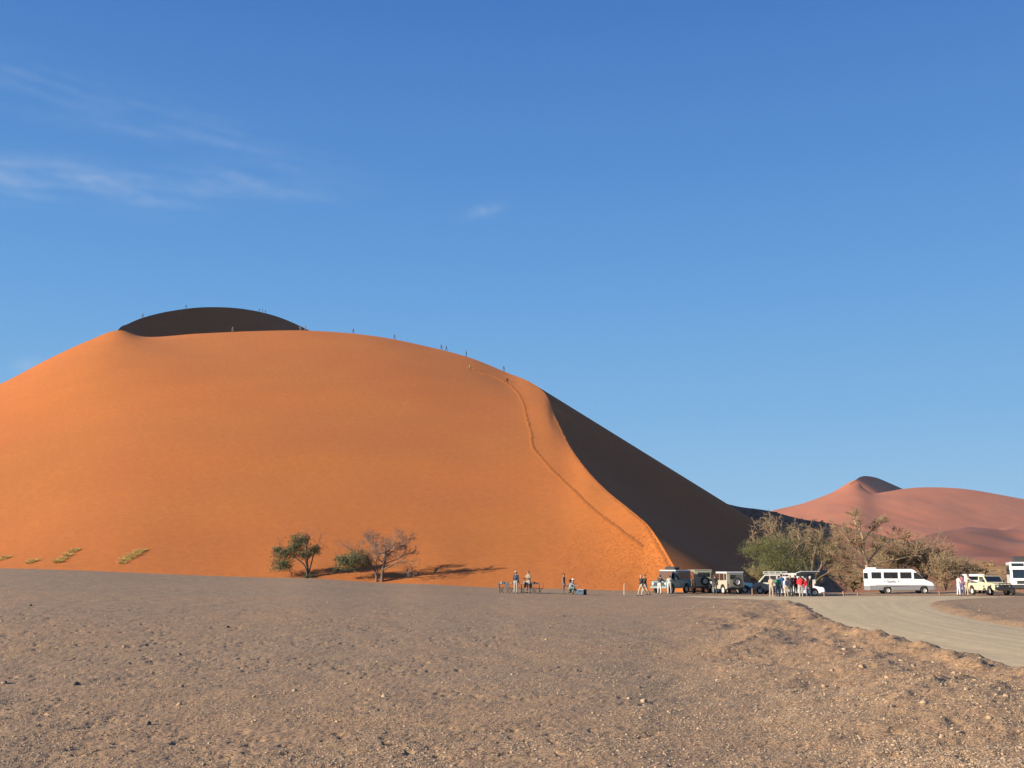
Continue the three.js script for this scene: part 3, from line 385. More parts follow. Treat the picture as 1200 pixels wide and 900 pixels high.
// ------------------------------------------------------------------ stones
{
  const rnd = rngOf(99), stoneGeo = []; for (let k = 0; k < 6; k++) { const g = new THREE.IcosahedronGeometry(1, 1), p = g.attributes.position; for (let i = 0; i < p.count; i++) { const v = new THREE.Vector3().fromBufferAttribute(p, i), s = 1 + 0.42 * n3(v.x * 1.3 + k * 7, v.y * 1.3, v.z * 1.3) + 0.2 * n3(v.x * 3 + k, v.y * 3, v.z * 3); p.setXYZ(i, v.x * s, v.y * s * 0.62, v.z * s * 0.8); } stoneGeo.push(mergeVertices(g.deleteAttribute('normal').deleteAttribute('uv'))); stoneGeo[k].computeVertexNormals(); }
  const M_STONE = std(0xffffff, 0.9), tones = [[0.33, 0.22, 0.135], [0.22, 0.16, 0.11], [0.36, 0.255, 0.16], [0.12, 0.095, 0.075], [0.40, 0.29, 0.19], [0.25, 0.19, 0.14]];
  const per = 42000, grainGeo = stoneGeo.map((_, k) => { const g = new THREE.IcosahedronGeometry(1, 0), p = g.attributes.position; for (let i = 0; i < p.count; i++) { const v = new THREE.Vector3().fromBufferAttribute(p, i), s = 1 + 0.3 * n3(v.x * 1.3 + k * 7, v.y * 1.3, v.z * 1.3); p.setXYZ(i, v.x * s, v.y * s * 0.66, v.z * s * 0.82); } g.computeVertexNormals(); return g; }), dummy = new THREE.Object3D(), col = new THREE.Color();
  for (let k = 0; k < 6; k++) {
    const im = new THREE.InstancedMesh(grainGeo[k], M_STONE, per); im.name = numbered('gravel'); shade(im);
    for (let i = 0; i < per; i++) {
      let x, z, s; for (;;) { const a = (rnd() - 0.5) * 62 * R, r = 6 / Math.pow(1 - rnd() * 0.93, 0.9); x = Math.sin(a) * r; z = -Math.cos(a) * r; const rc = roadCoord(x, z); if (rc && rc[0] > 0.2 && rc[1] > 0.2 && rnd() > 0.03) continue; const e = rc ? -rc[0] : 99; const patch = n2(x * 0.35 + 3, z * 0.35) + 0.6 * n2b(x * 1.2, z * 1.2); if (rnd() > 0.50 + 0.45 * patch + (e < 6 && e > 0 ? 0.3 : 0)) continue; s = (0.0026 + 0.00008 * Math.hypot(x, z)) * Math.pow(1 - rnd() * 0.99, -0.34) * (e < 5 && e > -0.4 ? 1.2 : 1); break; }
      dummy.position.set(x, ground(x, z) + s * 0.15, z); dummy.rotation.set((rnd() - 0.5) * 0.6, rnd() * 6.28, (rnd() - 0.5) * 0.6); dummy.scale.setScalar(s * (0.8 + 0.5 * rnd())); dummy.updateMatrix(); im.setMatrixAt(i, dummy.matrix);
      const t = tones[Math.floor(rnd() * 6)], v = 0.8 + 0.4 * rnd(); col.setRGB(t[0] * v, t[1] * v, t[2] * v); im.setColorAt(i, col);
    }
    tag(im, 'loose gravel and pebbles scattered over the plain', 'gravel', null, 'stuff'); scene.add(im);
  }
  const stoneMats = tones.map((t) => std(new THREE.Color().setRGB(...t), 0.9));
  const spot = (px, py) => { const a = at(px, py, 10), k = 1.65 / (EYE - a.y); return new THREE.Vector3(a.x * k, 0, a.z * k); };
  const put = (px, py, w, tone, label, group) => { const p = spot(px, py), s = 0.8 * w * Math.hypot(p.x, p.z) / F * 0.5, m = mesh('stone', stoneGeo[Math.floor(rnd() * 6)], stoneMats[tone]); m.position.set(p.x, ground(p.x, p.z) + s * 0.25, p.z); m.rotation.set((rnd() - 0.5) * 0.4, rnd() * 6, (rnd() - 0.5) * 0.4); m.scale.setScalar(s); tag(m, label, 'stone', group); };
  const D = 'dark stone lying loose on the open gravel plain', P = 'pale buff stone lying loose on the open gravel plain', B = 'sun-bleached stone in the rough earth beside the gravel track';
  for (const [px, py, w] of [[88, 804, 10], [145, 763, 7], [210, 770, 7], [34, 723, 5], [266, 741, 6], [164, 740, 4], [213, 806, 6], [174, 850, 9], [362, 780, 5], [442, 832, 7], [446, 874, 10], [475, 833, 5], [432, 738, 4], [545, 735, 4], [643, 735, 4], [705, 764, 5], [676, 785, 7], [518, 820, 5], [594, 865, 8], [749, 804, 5], [660, 722, 4], [459, 888, 8], [780, 897, 9], [5, 803, 8], [855, 769, 5], [930, 873, 9], [938, 872, 7]]) put(px, py, w, px % 2 ? 1 : 3, D, 'dark stones on the plain');
  for (const [px, py, w] of [[210, 826, 8], [345, 809, 8], [298, 818, 6], [395, 845, 5], [530, 898, 8], [450, 817, 8], [755, 820, 11], [737, 818, 7], [640, 748, 5], [406, 802, 5], [1, 740, 4], [690, 880, 6], [600, 790, 5]]) put(px, py, w, 2, P, 'pale stones on the plain');
  for (const [px, py, w] of [[1083, 837, 9], [1010, 790, 9], [990, 765, 8], [1002, 758, 7], [1070, 784, 8], [1118, 790, 7], [1056, 778, 9], [1134, 824, 8], [1160, 850, 10], [1040, 800, 8], [965, 800, 8], [975, 790, 6], [1104, 864, 9], [1180, 830, 8], [1030, 765, 6]]) put(px, py, w, px % 3 ? 0 : 2, B, 'stones beside the track');
}

// ------------------------------------------------------------------ people
const M_CLOTH = std(0xffffff, 0.9, { vertexColors: true });
const SKIN = [0.42, 0.24, 0.16], DARKSKIN = [0.10, 0.055, 0.035], HAIRS = { brown: [0.05, 0.03, 0.02], black: [0.012, 0.010, 0.010], fair: [0.34, 0.23, 0.11], grey: [0.35, 0.33, 0.31] };
const V = (x, y, z) => new THREE.Vector3(x, y, z);
const POSES = {
  stand: { lean: 0.02, legs: [[0.05, 0.04], [-0.05, 0.04]], arms: [[0.05, 0.12, 0.25], [0.0, 0.12, 0.2]] },
  hips: { lean: 0.0, legs: [[0.08, 0.06], [-0.06, 0.03]], arms: [[-0.35, 0.55, 1.1], [0.05, 0.12, 0.3]] },
  hold: { lean: 0.06, legs: [[0.06, 0.06], [-0.08, 0.05]], arms: [[0.35, 0.12, 1.25], [0.3, 0.12, 1.3]] },
  reach: { lean: 0.28, legs: [[0.10, 0.12], [-0.14, 0.06]], arms: [[0.9, 0.1, 0.35], [0.7, 0.1, 0.6]] },
  walk: { lean: 0.08, legs: [[0.42, 0.12], [-0.36, 0.35]], arms: [[-0.4, 0.1, 0.3], [0.45, 0.1, 0.4]] },
  climb: { lean: 0.28, legs: [[0.75, 0.95], [-0.22, 0.18]], arms: [[0.45, 0.15, 0.5], [-0.25, 0.15, 0.4]] },
  bend: { lean: 0.85, legs: [[0.25, 0.3], [-0.05, 0.1]], arms: [[1.0, 0.1, 0.35], [0.8, 0.1, 0.5]] },
  sit: { lean: 0.12, legs: [[1.45, 1.5], [1.35, 1.4]], arms: [[0.6, 0.12, 0.8], [0.5, 0.12, 0.9]] },
  crouch: { lean: 0.5, legs: [[1.9, 2.3], [1.5, 2.2]], arms: [[1.0, 0.1, 0.4], [0.9, 0.1, 0.5]] },
};
function personGeo(pose, c, N, bulk, seed) {
  const P = POSES[pose], bones = [], bone = (a, b, ra, rb, reg) => bones.push({ a, d: b.clone().sub(a), ra, rb, reg });
  const hip = V(0, 0, 0), tor = V(0, Math.cos(P.lean), Math.sin(P.lean)), feet = [], hands = [];
  const chest = hip.clone().addScaledVector(tor, 0.40), neck = hip.clone().addScaledVector(tor, 0.52), hd = V(0, Math.cos(P.lean * 0.45), Math.sin(P.lean * 0.45)), head = neck.clone().addScaledVector(hd, 0.17);
  const skirt = c.skirt ? 0.03 : 0;
  bone(V(-0.07, 0.0, 0), V(0.07, 0.0, 0), 0.115 + bulk * 0.6, 0.115 + bulk * 0.6, 'pants');
  bone(hip.clone().addScaledVector(tor, 0.10), hip.clone().addScaledVector(tor, 0.24), 0.125 + bulk, 0.13 + bulk, 'shirt');
  bone(chest.clone().add(V(-0.085, 0, 0)), chest.clone().add(V(0.085, 0, 0)), 0.115 + bulk, 0.115 + bulk, 'shirt');
  bone(neck.clone().addScaledVector(tor, -0.06).add(V(-0.12, 0, 0)), neck.clone().addScaledVector(tor, -0.06).add(V(0.12, 0, 0)), 0.065 + bulk * 0.7, 0.065 + bulk * 0.7, 'shirt');
  bone(neck.clone().addScaledVector(tor, -0.04), neck.clone().addScaledVector(hd, 0.08), 0.058, 0.052, 'skin');
  bone(head.clone().addScaledVector(hd, -0.035).add(V(0, 0, 0.018)), head.clone().addScaledVector(hd, 0.035).add(V(0, 0, -0.012)), 0.082, 0.098, 'head');
  bone(head.clone().add(V(0, -0.005, 0.09)), head.clone().add(V(0, -0.03, 0.112)), 0.012, 0.018, 'skin');
  for (const s of [-1, 1]) bone(head.clone().add(V(s * 0.092, -0.01, -0.01)), head.clone().add(V(s * 0.096, 0.02, -0.015)), 0.018, 0.02, 'skin');
  [-1, 1].forEach((s, i) => {
    const [th, kb] = P.legs[i], h = V(s * 0.095, -0.03, 0), kn = h.clone().add(V(s * 0.01, -0.43 * Math.cos(th), 0.43 * Math.sin(th))), sh = th - kb, an = kn.clone().add(V(s * 0.005, -0.42 * Math.cos(sh), 0.42 * Math.sin(sh)));
    bone(h, kn, 0.092 + bulk * 0.4 + skirt, 0.062 + bulk * 0.4 + skirt * 0.6, 'pants'); bone(kn, an, 0.060 + bulk * 0.3, 0.042 + bulk * 0.2, c.shorts ? 'skin' : 'pants');
    bone(an.clone().add(V(0, -0.035, -0.04)), an.clone().add(V(s * 0.015, -0.045, 0.14)), 0.042, 0.034, 'shoes'); feet.push(an.y - 0.08);
    const [p, ab, el] = P.arms[i], so = neck.clone().addScaledVector(tor, -0.07).add(V(s * (0.185 + bulk * 0.4), 0, 0)), u = V(s * Math.sin(ab), -Math.cos(p) * Math.cos(ab), Math.sin(p) * Math.cos(ab)), e = so.clone().addScaledVector(u, 0.28), q = p + el, f = V(s * Math.sin(ab) * (el > 0.9 ? -0.6 : 0.4), -Math.cos(q), Math.sin(q)).normalize(), w = e.clone().addScaledVector(f, 0.25);
    bone(so, e, 0.056 + bulk * 0.5, 0.046 + bulk * 0.4, 'shirt'); bone(e, w, 0.044 + bulk * 0.3, 0.032 + bulk * 0.2, c.short ? 'skin' : 'shirt'); bone(w, w.clone().addScaledVector(f, 0.075), 0.032, 0.034, 'skin'); hands.push([w.clone().addScaledVector(f, 0.085), f, s]);
  });
  const low = Math.min(...feet), Y0 = 0.0, S = 1.0, cy = (low + 0.82) / 2, half = Math.max(0.98, (0.82 - low) / 2 + 0.10), mc = new MarchingCubes(N, M_CLOTH, false, false, 24000); mc.isolation = 0; mc.field.fill(-1);
  const cell = 2 * half / N, field = new Float32Array(N * N * N).fill(9), K = 0.028;
  for (const b of bones) {
    const L2 = b.d.lengthSq() || 1e-9, R0 = Math.max(b.ra, b.rb) + 3 * cell + K, mn = [0, 1, 2].map((k) => Math.min(b.a.getComponent(k), b.a.getComponent(k) + b.d.getComponent(k)) - R0 - (k === 1 ? cy : 0)), mx = [0, 1, 2].map((k) => Math.max(b.a.getComponent(k), b.a.getComponent(k) + b.d.getComponent(k)) + R0 - (k === 1 ? cy : 0));
    const lo = mn.map((v) => clamp(Math.floor((v / half + 1) * N / 2), 1, N - 2)), hi = mx.map((v) => clamp(Math.ceil((v / half + 1) * N / 2), 1, N - 2));
    for (let k = lo[2]; k <= hi[2]; k++) for (let j = lo[1]; j <= hi[1]; j++) for (let i = lo[0]; i <= hi[0]; i++) {
      const x = (i - N / 2) / (N / 2) * half - b.a.x, y = (j - N / 2) / (N / 2) * half + cy - b.a.y, z = (k - N / 2) / (N / 2) * half - b.a.z, t = clamp((x * b.d.x + y * b.d.y + z * b.d.z) / L2), dd = Math.hypot(x - t * b.d.x, y - t * b.d.y, z - t * b.d.z) - mix(b.ra, b.rb, t), at_ = i + N * j + N * N * k, o = field[at_];
      if (o > 5) field[at_] = dd; else { const h = clamp(0.5 + 0.5 * (o - dd) / K); field[at_] = mix(o, dd, h) - K * h * (1 - h); }
    }
  }
  for (let i = 0; i < field.length; i++) mc.field[i] = -Math.min(field[i], 1);
  mc.update();
  const n = mc.count, pos = new Float32Array(n * 3); for (let i = 0; i < n; i++) { pos[i * 3] = mc.positionArray[i * 3] * half; pos[i * 3 + 1] = mc.positionArray[i * 3 + 1] * half + cy - low; pos[i * 3 + 2] = mc.positionArray[i * 3 + 2] * half; }
  let g = new THREE.BufferGeometry(); g.setAttribute('position', new THREE.BufferAttribute(pos, 3)); g = mergeVertices(g, 1e-4); g.computeVertexNormals();
  const p = g.attributes.position, col = new Float32Array(p.count * 3), q = V(0, 0, 0);
  for (let i = 0; i < p.count; i++) {
    q.fromBufferAttribute(p, i); q.y += low; let best = 9, reg = 'shirt'; for (const b of bones) { const r = q.clone().sub(b.a), t = clamp(r.dot(b.d) / (b.d.lengthSq() || 1e-9)), dd = r.addScaledVector(b.d, -t).length() - mix(b.ra, b.rb, t); if (dd < best) { best = dd; reg = b.reg; } }
    if (reg === 'head') { const r = q.clone().sub(head); reg = r.y > 0.055 || r.z < -0.03 ? 'hair' : 'skin'; }
    col.set(c[reg] ?? SKIN, i * 3);
  }
  g.setAttribute('color', new THREE.BufferAttribute(col, 3)); g.setAttribute('uv', new THREE.BufferAttribute(new Float32Array(p.count * 2), 2));
  const acc = tubeAcc(), off = V(0, -low, 0), sk = c.skin;
  for (const [w, f, s] of hands) { const side = V(s, 0, 0).addScaledVector(f, -f.x * s).normalize(), pal = side.clone().cross(f).normalize(); [[-0.024, 0.062], [-0.008, 0.072], [0.008, 0.068], [0.023, 0.054]].forEach(([o, l]) => { const b = w.clone().add(off).addScaledVector(pal, o).addScaledVector(f, 0.005), m = b.clone().addScaledVector(f, l * 0.55), e = m.clone().addScaledVector(f, l * 0.35).addScaledVector(side, -0.015); addTube(acc, [b, m, e], [0.009, 0.008, 0.006], 4, sk); }); const tb = w.clone().add(off).addScaledVector(f, -0.05).addScaledVector(pal, 0.028); addTube(acc, [tb, tb.clone().addScaledVector(pal, 0.025).addScaledVector(f, 0.025), tb.clone().addScaledVector(pal, 0.03).addScaledVector(f, 0.055)], [0.011, 0.009, 0.007], 4, sk); }
  for (const s of [-1, 1]) { const e = head.clone().add(off).add(V(s * 0.034, 0.005, 0.092)); addTube(acc, [e.clone().add(V(-0.012, 0, 0)), e, e.clone().add(V(0.012, 0, 0))], [0.003, 0.008, 0.003], 4, [0.02, 0.015, 0.012]); }
  const m = head.clone().add(off).add(V(0, -0.052, 0.086)); addTube(acc, [m.clone().add(V(-0.022, 0, -0.006)), m, m.clone().add(V(0.022, 0, -0.006))], [0.003, 0.006, 0.003], 4, [0.25, 0.10, 0.08]);
  const body = mergeGeometries([g, accGeo(acc)]);
  return { body, head: head.add(off), hip: -low };
}
const hairGeo = (() => { const g = new THREE.SphereGeometry(0.104, 12, 8, 0, 6.2832, 0, 1.75); g.scale(1, 1.05, 1.08); g.rotateX(-0.35); return g; })();
const hatGeo = new THREE.LatheGeometry([[0, 0.135], [0.06, 0.132], [0.092, 0.10], [0.102, 0.035], [0.17, 0.015], [0.175, 0.006], [0.104, 0.020], [0.1, 0.02]].map(([x, y]) => new THREE.Vector2(x, y)), 14);
const capGeo = mergeGeometries([(() => { const g = new THREE.SphereGeometry(0.107, 12, 6, 0, 6.2832, 0, 1.5); return g; })(), (() => { const g = new RoundedBoxGeometry(0.15, 0.012, 0.12, 2, 0.005); g.translate(0, 0.02, 0.14); return g.index ? g : mergeVertices(g); })()]);
function person(label, pos, yaw, pose, look, o = {}) {
  const c = { shirt: look[0], pants: look[1], skin: o.skin ?? SKIN, head: o.skin ?? SKIN, hair: HAIRS[o.hair ?? 'brown'], shoes: o.shoes ?? [0.06, 0.045, 0.035], short: o.short, shorts: o.shorts };
  const { body, head } = personGeo(pose, c, o.n ?? 60, o.bulk ?? 0.012, 1), root = base('person', pos, yaw), k = (o.h ?? 1.72) / 1.74; root.scale.setScalar(k); tag(root, label, 'person', o.group);
  mesh('body', body, M_CLOTH, root);
  if (o.hat) { const m = mesh('hat', o.cap ? capGeo : hatGeo, std(new THREE.Color().setRGB(...o.hat), 0.9), root); m.position.copy(head).add(V(0, 0.035, -0.005)); } else { const m = mesh('hair', hairGeo, std(new THREE.Color().setRGB(...c.hair), 0.8), root); m.position.copy(head).add(V(0, 0.022, -0.012)); }
  if (o.pack) { const m = mesh('backpack', new RoundedBoxGeometry(0.30, 0.42, 0.17, 3, 0.06), std(new THREE.Color().setRGB(...o.pack), 0.85), root); m.position.set(0, head.y - 0.38, head.z - 0.26); }
  return root;
}
const onGround = (px, d) => { const p = at(px, 690, d); p.y = ground(p.x, p.z); return p; };
const NAVY = [0.02, 0.03, 0.09], KHAKI = [0.24, 0.19, 0.13], BEIGE = [0.34, 0.27, 0.19], WHITE = [0.50, 0.49, 0.47], GREYB = [0.16, 0.20, 0.27], BLACK = [0.018, 0.018, 0.02], RED = [0.50, 0.02, 0.025], GREEN_J = [0.04, 0.17, 0.12], BLUE = [0.04, 0.11, 0.25], JEANS = [0.05, 0.07, 0.12], DARKR = [0.22, 0.02, 0.03], TEAL = [0.05, 0.26, 0.28];
// at the picnic
person('tall person in navy fleece and pale trousers at the picnic table', onGround(604.5, 83), 2.6, 'stand', [[0.03, 0.04, 0.07], [0.27, 0.25, 0.22]], { hat: [0.45, 0.36, 0.25], cap: true });
person('person in khaki jacket with light trousers beside the picnic table end', onGround(619.5, 84), -0.6, 'hold', [KHAKI, [0.29, 0.28, 0.26]], { hair: 'brown' });
person('person in brown jacket standing over the breakfast boxes', onGround(660.5, 84), 1.2, 'stand', [[0.16, 0.10, 0.07], [0.10, 0.09, 0.09]], { h: 1.6 });
person('person in a white sun hat bending over the breakfast boxes', onGround(667.5, 83.5), 1.3, 'crouch', [[0.20, 0.20, 0.22], [0.12, 0.15, 0.13]], { hat: WHITE, h: 1.75 });
person('person in grey-brown shirt crouching beside the cool box', onGround(672, 84.5), -1.1, 'crouch', [[0.20, 0.15, 0.12], [0.06, 0.09, 0.08]], { h: 1.7 });
// by the off-roaders
person('fair-haired person in a black jacket and cream trousers walking to the picnic', onGround(752, 84), -1.2, 'walk', [BLACK, BEIGE], { hair: 'fair', h: 1.68 });
person('person in a black jacket and white trousers walking beside the fair-haired walker', onGround(756, 84.6), -0.9, 'walk', [BLACK, [0.38, 0.34, 0.29]], { hair: 'brown' });
person('person in black top and white trousers beside the teal off-roader bonnet', onGround(773, 92.5), 2.4, 'reach', [[0.03, 0.03, 0.035], WHITE], { h: 1.66 });
person('person in white overalls stooping at the teal off-roader door', onGround(784.5, 91.8), 2.9, 'bend', [[0.36, 0.33, 0.29], [0.42, 0.41, 0.38]], { h: 1.8 });
person('person in a dark coat leaning on the cream off-roader flank', onGround(838, 94), 2.8, 'stand', [BLACK, [0.05, 0.05, 0.06]], {});
// the crowd at the tailgate
person('person in a cream shirt and beige trousers at the edge of the tailgate crowd', onGround(904, 84), 2.5, 'hold', [[0.36, 0.27, 0.20], [0.30, 0.24, 0.18]], { hair: 'brown', bulk: 0.016 });
person('person in a sea-green rain jacket and jeans at the tailgate', onGround(911.5, 84.5), 3.0, 'hold', [GREEN_J, JEANS], { bulk: 0.04, hair: 'grey' });
person('person in a bright blue jacket between the green and navy jackets', onGround(916, 86), 3.3, 'stand', [BLUE, [0.05, 0.06, 0.09]], { bulk: 0.03, h: 1.78 });
person('person with a navy backpack over a white jumper and cream trousers', onGround(921.5, 84), 3.1, 'stand', [[0.45, 0.47, 0.55], BEIGE], { pack: NAVY, hair: 'grey', h: 1.64 });
person('person all in black reaching under the raised tailgate', onGround(927, 87), 3.2, 'reach', [BLACK, BLACK], { hair: 'fair', h: 1.72 });
person('person in a dark maroon coat facing the open tailgate', onGround(932.5, 87.5), 3.3, 'hold', [[0.10, 0.015, 0.02], BLACK], {});
person('person in a bright red anorak and pale trousers at the tailgate', onGround(938.5, 84), 3.0, 'hold', [RED, [0.30, 0.27, 0.25]], { bulk: 0.045, hair: 'brown', h: 1.76 });
person('shorter person in a red jumper and grey trousers beside the red anorak', onGround(945.5, 85.5), 3.6, 'stand', [[0.40, 0.02, 0.03], [0.22, 0.25, 0.32]], { bulk: 0.02, h: 1.62 });
person('white-haired person in a black jacket at the end of the tailgate crowd', onGround(950, 84), 3.9, 'stand', [BLACK, BLACK], { hair: 'grey', bulk: 0.03, h: 1.72 });
// by the cream pickup
person('person in a white top and pale blue trousers beside the cream pickup', onGround(1123.5, 87), 1.7, 'hold', [WHITE, [0.45, 0.50, 0.60]], { h: 1.66, skin: [0.36, 0.2, 0.13] });
person('person in a dark pink top standing between white and beige neighbours', onGround(1127.5, 88), 2.2, 'stand', [[0.24, 0.07, 0.10], [0.10, 0.08, 0.16]], { hair: 'brown', h: 1.72 });
person('person in a beige outfit leaning towards the cream pickup bed', onGround(1133, 87), 1.4, 'reach', [[0.36, 0.31, 0.26], BEIGE], { hair: 'brown', h: 1.78 });
// climbers on the dune
{
  const crestAt = (px, curve) => { let best = 1e9, r = null; for (let i = 0; i <= 1500; i++) { const p = curve.getPoint(i / 1500), x = 600 + F * p.x / (-p.z * Math.cos(PITCH) + (p.y - EYE) * Math.sin(PITCH)); if (Math.abs(x - px) < best) { best = Math.abs(x - px); r = p; } } return r; };
  const G = 'climbers on the dune', L1 = 'tiny dark figure on the summit skyline above the shaded hollow', L2 = 'tiny dark figure on the sunlit shoulder skyline of the dune', L3 = 'tiny pale figure on the sunlit rim below the dark summit hollow';
  const dark = [[0.05, 0.05, 0.07], [0.04, 0.04, 0.06]];
  for (const [px, yaw, pose, l, c] of [[167, 1.5, 'climb', L1, summit], [218, 1.5, 'walk', L1, summit], [304, -1.5, 'walk', L1, summit], [307.5, -1.4, 'stand', L1, summit], [311, -1.5, 'walk', L1, summit], [414, -1.4, 'walk', L2, duneTop], [463, -1.5, 'climb', L2, duneTop], [517, -1.5, 'walk', L2, duneTop], [523, -1.5, 'walk', L2, duneTop], [546, -1.2, 'stand', L2, duneTop], [591, -1.4, 'climb', L2, duneTop]]) person(l, crestAt(px, c).add(V(0, -0.05, 0)), yaw, pose, [px === 546 ? BLACK : dark[0], px === 463 ? JEANS : dark[1]], { n: 34, group: G, h: px < 320 ? 1.7 : 1.74 });
  for (const [px, yaw] of [[273, 1.4], [352, -1.4], [358, -1.5]]) person(L3, crestAt(px, duneTop).add(V(0, -0.05, 0)), yaw, 'walk', [[0.3, 0.28, 0.26], [0.2, 0.18, 0.17]], { n: 34, group: G });
  const on = (px, py) => onDune(px, py).add(V(0, -0.08, 0));
  person('tiny figure in a yellow top descending the trodden trail', on(551, 434), 1.4, 'walk', [[0.55, 0.42, 0.10], [0.05, 0.05, 0.06]], { n: 34, group: G, h: 1.8 });
  person('tiny dark figure crouched on the trail below the crest', on(593.5, 447.5), 1.0, 'crouch', [[0.06, 0.02, 0.02], BLACK], { n: 34, group: G, h: 1.9 });
}

// ------------------------------------------------------------------ vehicles (own axes: x forward, y up, z to the right-hand side)
const paint = (r, g, b, rough = 0.35) => new THREE.MeshPhysicalMaterial({ color: new THREE.Color().setRGB(r, g, b), roughness: rough, clearcoat: 0.5, clearcoatRoughness: 0.25 });
const M_GLASS = new THREE.MeshPhysicalMaterial({ color: new THREE.Color().setRGB(0.012, 0.015, 0.018), roughness: 0.08, clearcoat: 1 }), M_TYRE = std(new THREE.Color().setRGB(0.022, 0.021, 0.02), 0.9), M_BLK = std(new THREE.Color().setRGB(0.025, 0.025, 0.027), 0.7), M_RIM = std(new THREE.Color().setRGB(0.5, 0.49, 0.46), 0.4, { metalness: 0.4 }), M_LAMP = new THREE.MeshPhysicalMaterial({ color: 0xdcdcd6, roughness: 0.12, clearcoat: 1 }), M_RED = new THREE.MeshPhysicalMaterial({ color: new THREE.Color().setRGB(0.45, 0.01, 0.01), roughness: 0.2, clearcoat: 1 }), M_GREY = std(new THREE.Color().setRGB(0.20, 0.20, 0.21), 0.6), M_CHROME = std(new THREE.Color().setRGB(0.6, 0.6, 0.6), 0.25, { metalness: 0.9 }), M_WHITE = paint(0.76, 0.76, 0.76), M_CREAM = paint(0.52, 0.47, 0.31), M_DUST = paint(0.34, 0.32, 0.26, 0.6), M_KHAKI = paint(0.24, 0.24, 0.17, 0.7), M_TEAL = paint(0.03, 0.115, 0.13, 0.45), M_BLUE = paint(0.03, 0.10, 0.17, 0.35), M_SILVER = paint(0.42, 0.43, 0.42, 0.4), M_WOOD = std(new THREE.Color().setRGB(0.22, 0.13, 0.07), 0.85), M_CANVAS = std(new THREE.Color().setRGB(0.30, 0.28, 0.19), 0.95), M_TAN = std(new THREE.Color().setRGB(0.09, 0.045, 0.03), 0.8);
const box = (x, y, z, w, h, d, r = 0.02) => { const g = new RoundedBoxGeometry(w, h, d, 2, Math.min(r, w / 2.2, h / 2.2, d / 2.2)); g.translate(x, y, z); return g; };
function extrudeZ(pts, W, bev = 0.03, arches = [], ar = 0.4, ay = 0.36) {   // side profile, counter-clockwise, last edge is the underside from front to rear
  const s = new THREE.Shape(); s.moveTo(pts[0][0], pts[0][1]); for (let i = 1; i < pts.length; i++) s.lineTo(pts[i][0], pts[i][1]);
  const by = pts[0][1]; const dx = Math.sqrt(Math.max(0.01, ar * ar - (ay - by) ** 2));
  for (const a of [...arches].sort((p, q) => p - q)) { s.lineTo(a - dx, by); const a0 = Math.atan2(by - ay, -dx), a1 = Math.atan2(by - ay, dx); s.absarc(a, ay, ar, a0, a1, true); }
  const g = new THREE.ExtrudeGeometry(s, { depth: W - 2 * bev, bevelEnabled: true, bevelThickness: bev, bevelSize: bev, bevelOffset: -bev, bevelSegments: 2, curveSegments: 10 }); g.translate(0, 0, -W / 2 + bev); return g;
}
// profile runs along the underside towards the front (arches inserted there), up the nose, back over the roof and down the tail
const profile = (under, over) => { const [r, f] = under; return { under, over, r, f }; };
function bodyGeo(under, over, W, wheels, ar, ay, bev = 0.04) {
  const s = new THREE.Shape(), [x0, y0] = under[0], [x1, y1] = under[1]; s.moveTo(x0, y0); const dx = Math.sqrt(Math.max(0.01, ar * ar - (ay - y0) ** 2));
  for (const a of [...wheels].sort((p, q) => p - q)) { s.lineTo(a - dx, y0); const n = 8, a0 = Math.atan2(y0 - ay, -dx), a1 = Math.atan2(y0 - ay, dx), st = a0 < 0 ? a0 + 2 * Math.PI : a0; for (let i = 1; i <= n; i++) { const t = mix(st, a1 < -Math.PI / 2 ? a1 : a1, i / n); s.lineTo(a + Math.cos(t) * ar, ay + Math.sin(t) * ar); } }
  s.lineTo(x1, y1); for (const [x, y] of over) s.lineTo(x, y); s.closePath();
  const g = new THREE.ExtrudeGeometry(s, { depth: W - 2 * bev, bevelEnabled: true, bevelThickness: bev, bevelSize: bev, bevelOffset: -bev, bevelSegments: 2, curveSegments: 6 }); g.translate(0, 0, -W / 2 + bev); return g;
}
const tyreGeo = (r, w) => { const g = new THREE.LatheGeometry([[r * 0.60, -w * 0.42], [r * 0.72, -w * 0.5], [r * 0.93, -w * 0.48], [r, -w * 0.33], [r, w * 0.33], [r * 0.93, w * 0.48], [r * 0.72, w * 0.5], [r * 0.60, w * 0.42], [r * 0.60, -w * 0.42]].map(([x, y]) => new THREE.Vector2(x, y)), 22); g.rotateX(Math.PI / 2); return g; };
const rimGeo = (r, w) => { const g = new THREE.LatheGeometry([[0, w * 0.22], [r * 0.16, w * 0.24], [r * 0.2, w * 0.14], [r * 0.48, w * 0.16], [r * 0.54, w * 0.34], [r * 0.61, w * 0.40], [r * 0.61, -w * 0.40], [0, -w * 0.40]].map(([x, y]) => new THREE.Vector2(x, y)), 18); g.rotateX(Math.PI / 2); return g; };
function wheel(parent, x, y, z, r, w, rimMat, axis) { const o = new THREE.Group(); o.name = axis ? 'spare_wheel' : 'wheel'; parent.add(o); o.position.set(x, y, z); if (axis) o.rotation.y = axis; else if (z < 0) o.rotation.y = Math.PI; mesh('tyre', tyreGeo(r, w), M_TYRE, o); mesh('rim', rimGeo(r, w), rimMat, o); return o; }
const paneZ = (pts, z, mat = M_GLASS, t = 0.02) => { const s = new THREE.Shape(pts.map(([x, y]) => new THREE.Vector2(x, y))), g = new THREE.ExtrudeGeometry(s, { depth: t, bevelEnabled: false }); g.translate(0, 0, z > 0 ? z - t + 0.008 : z - 0.008); return g; };
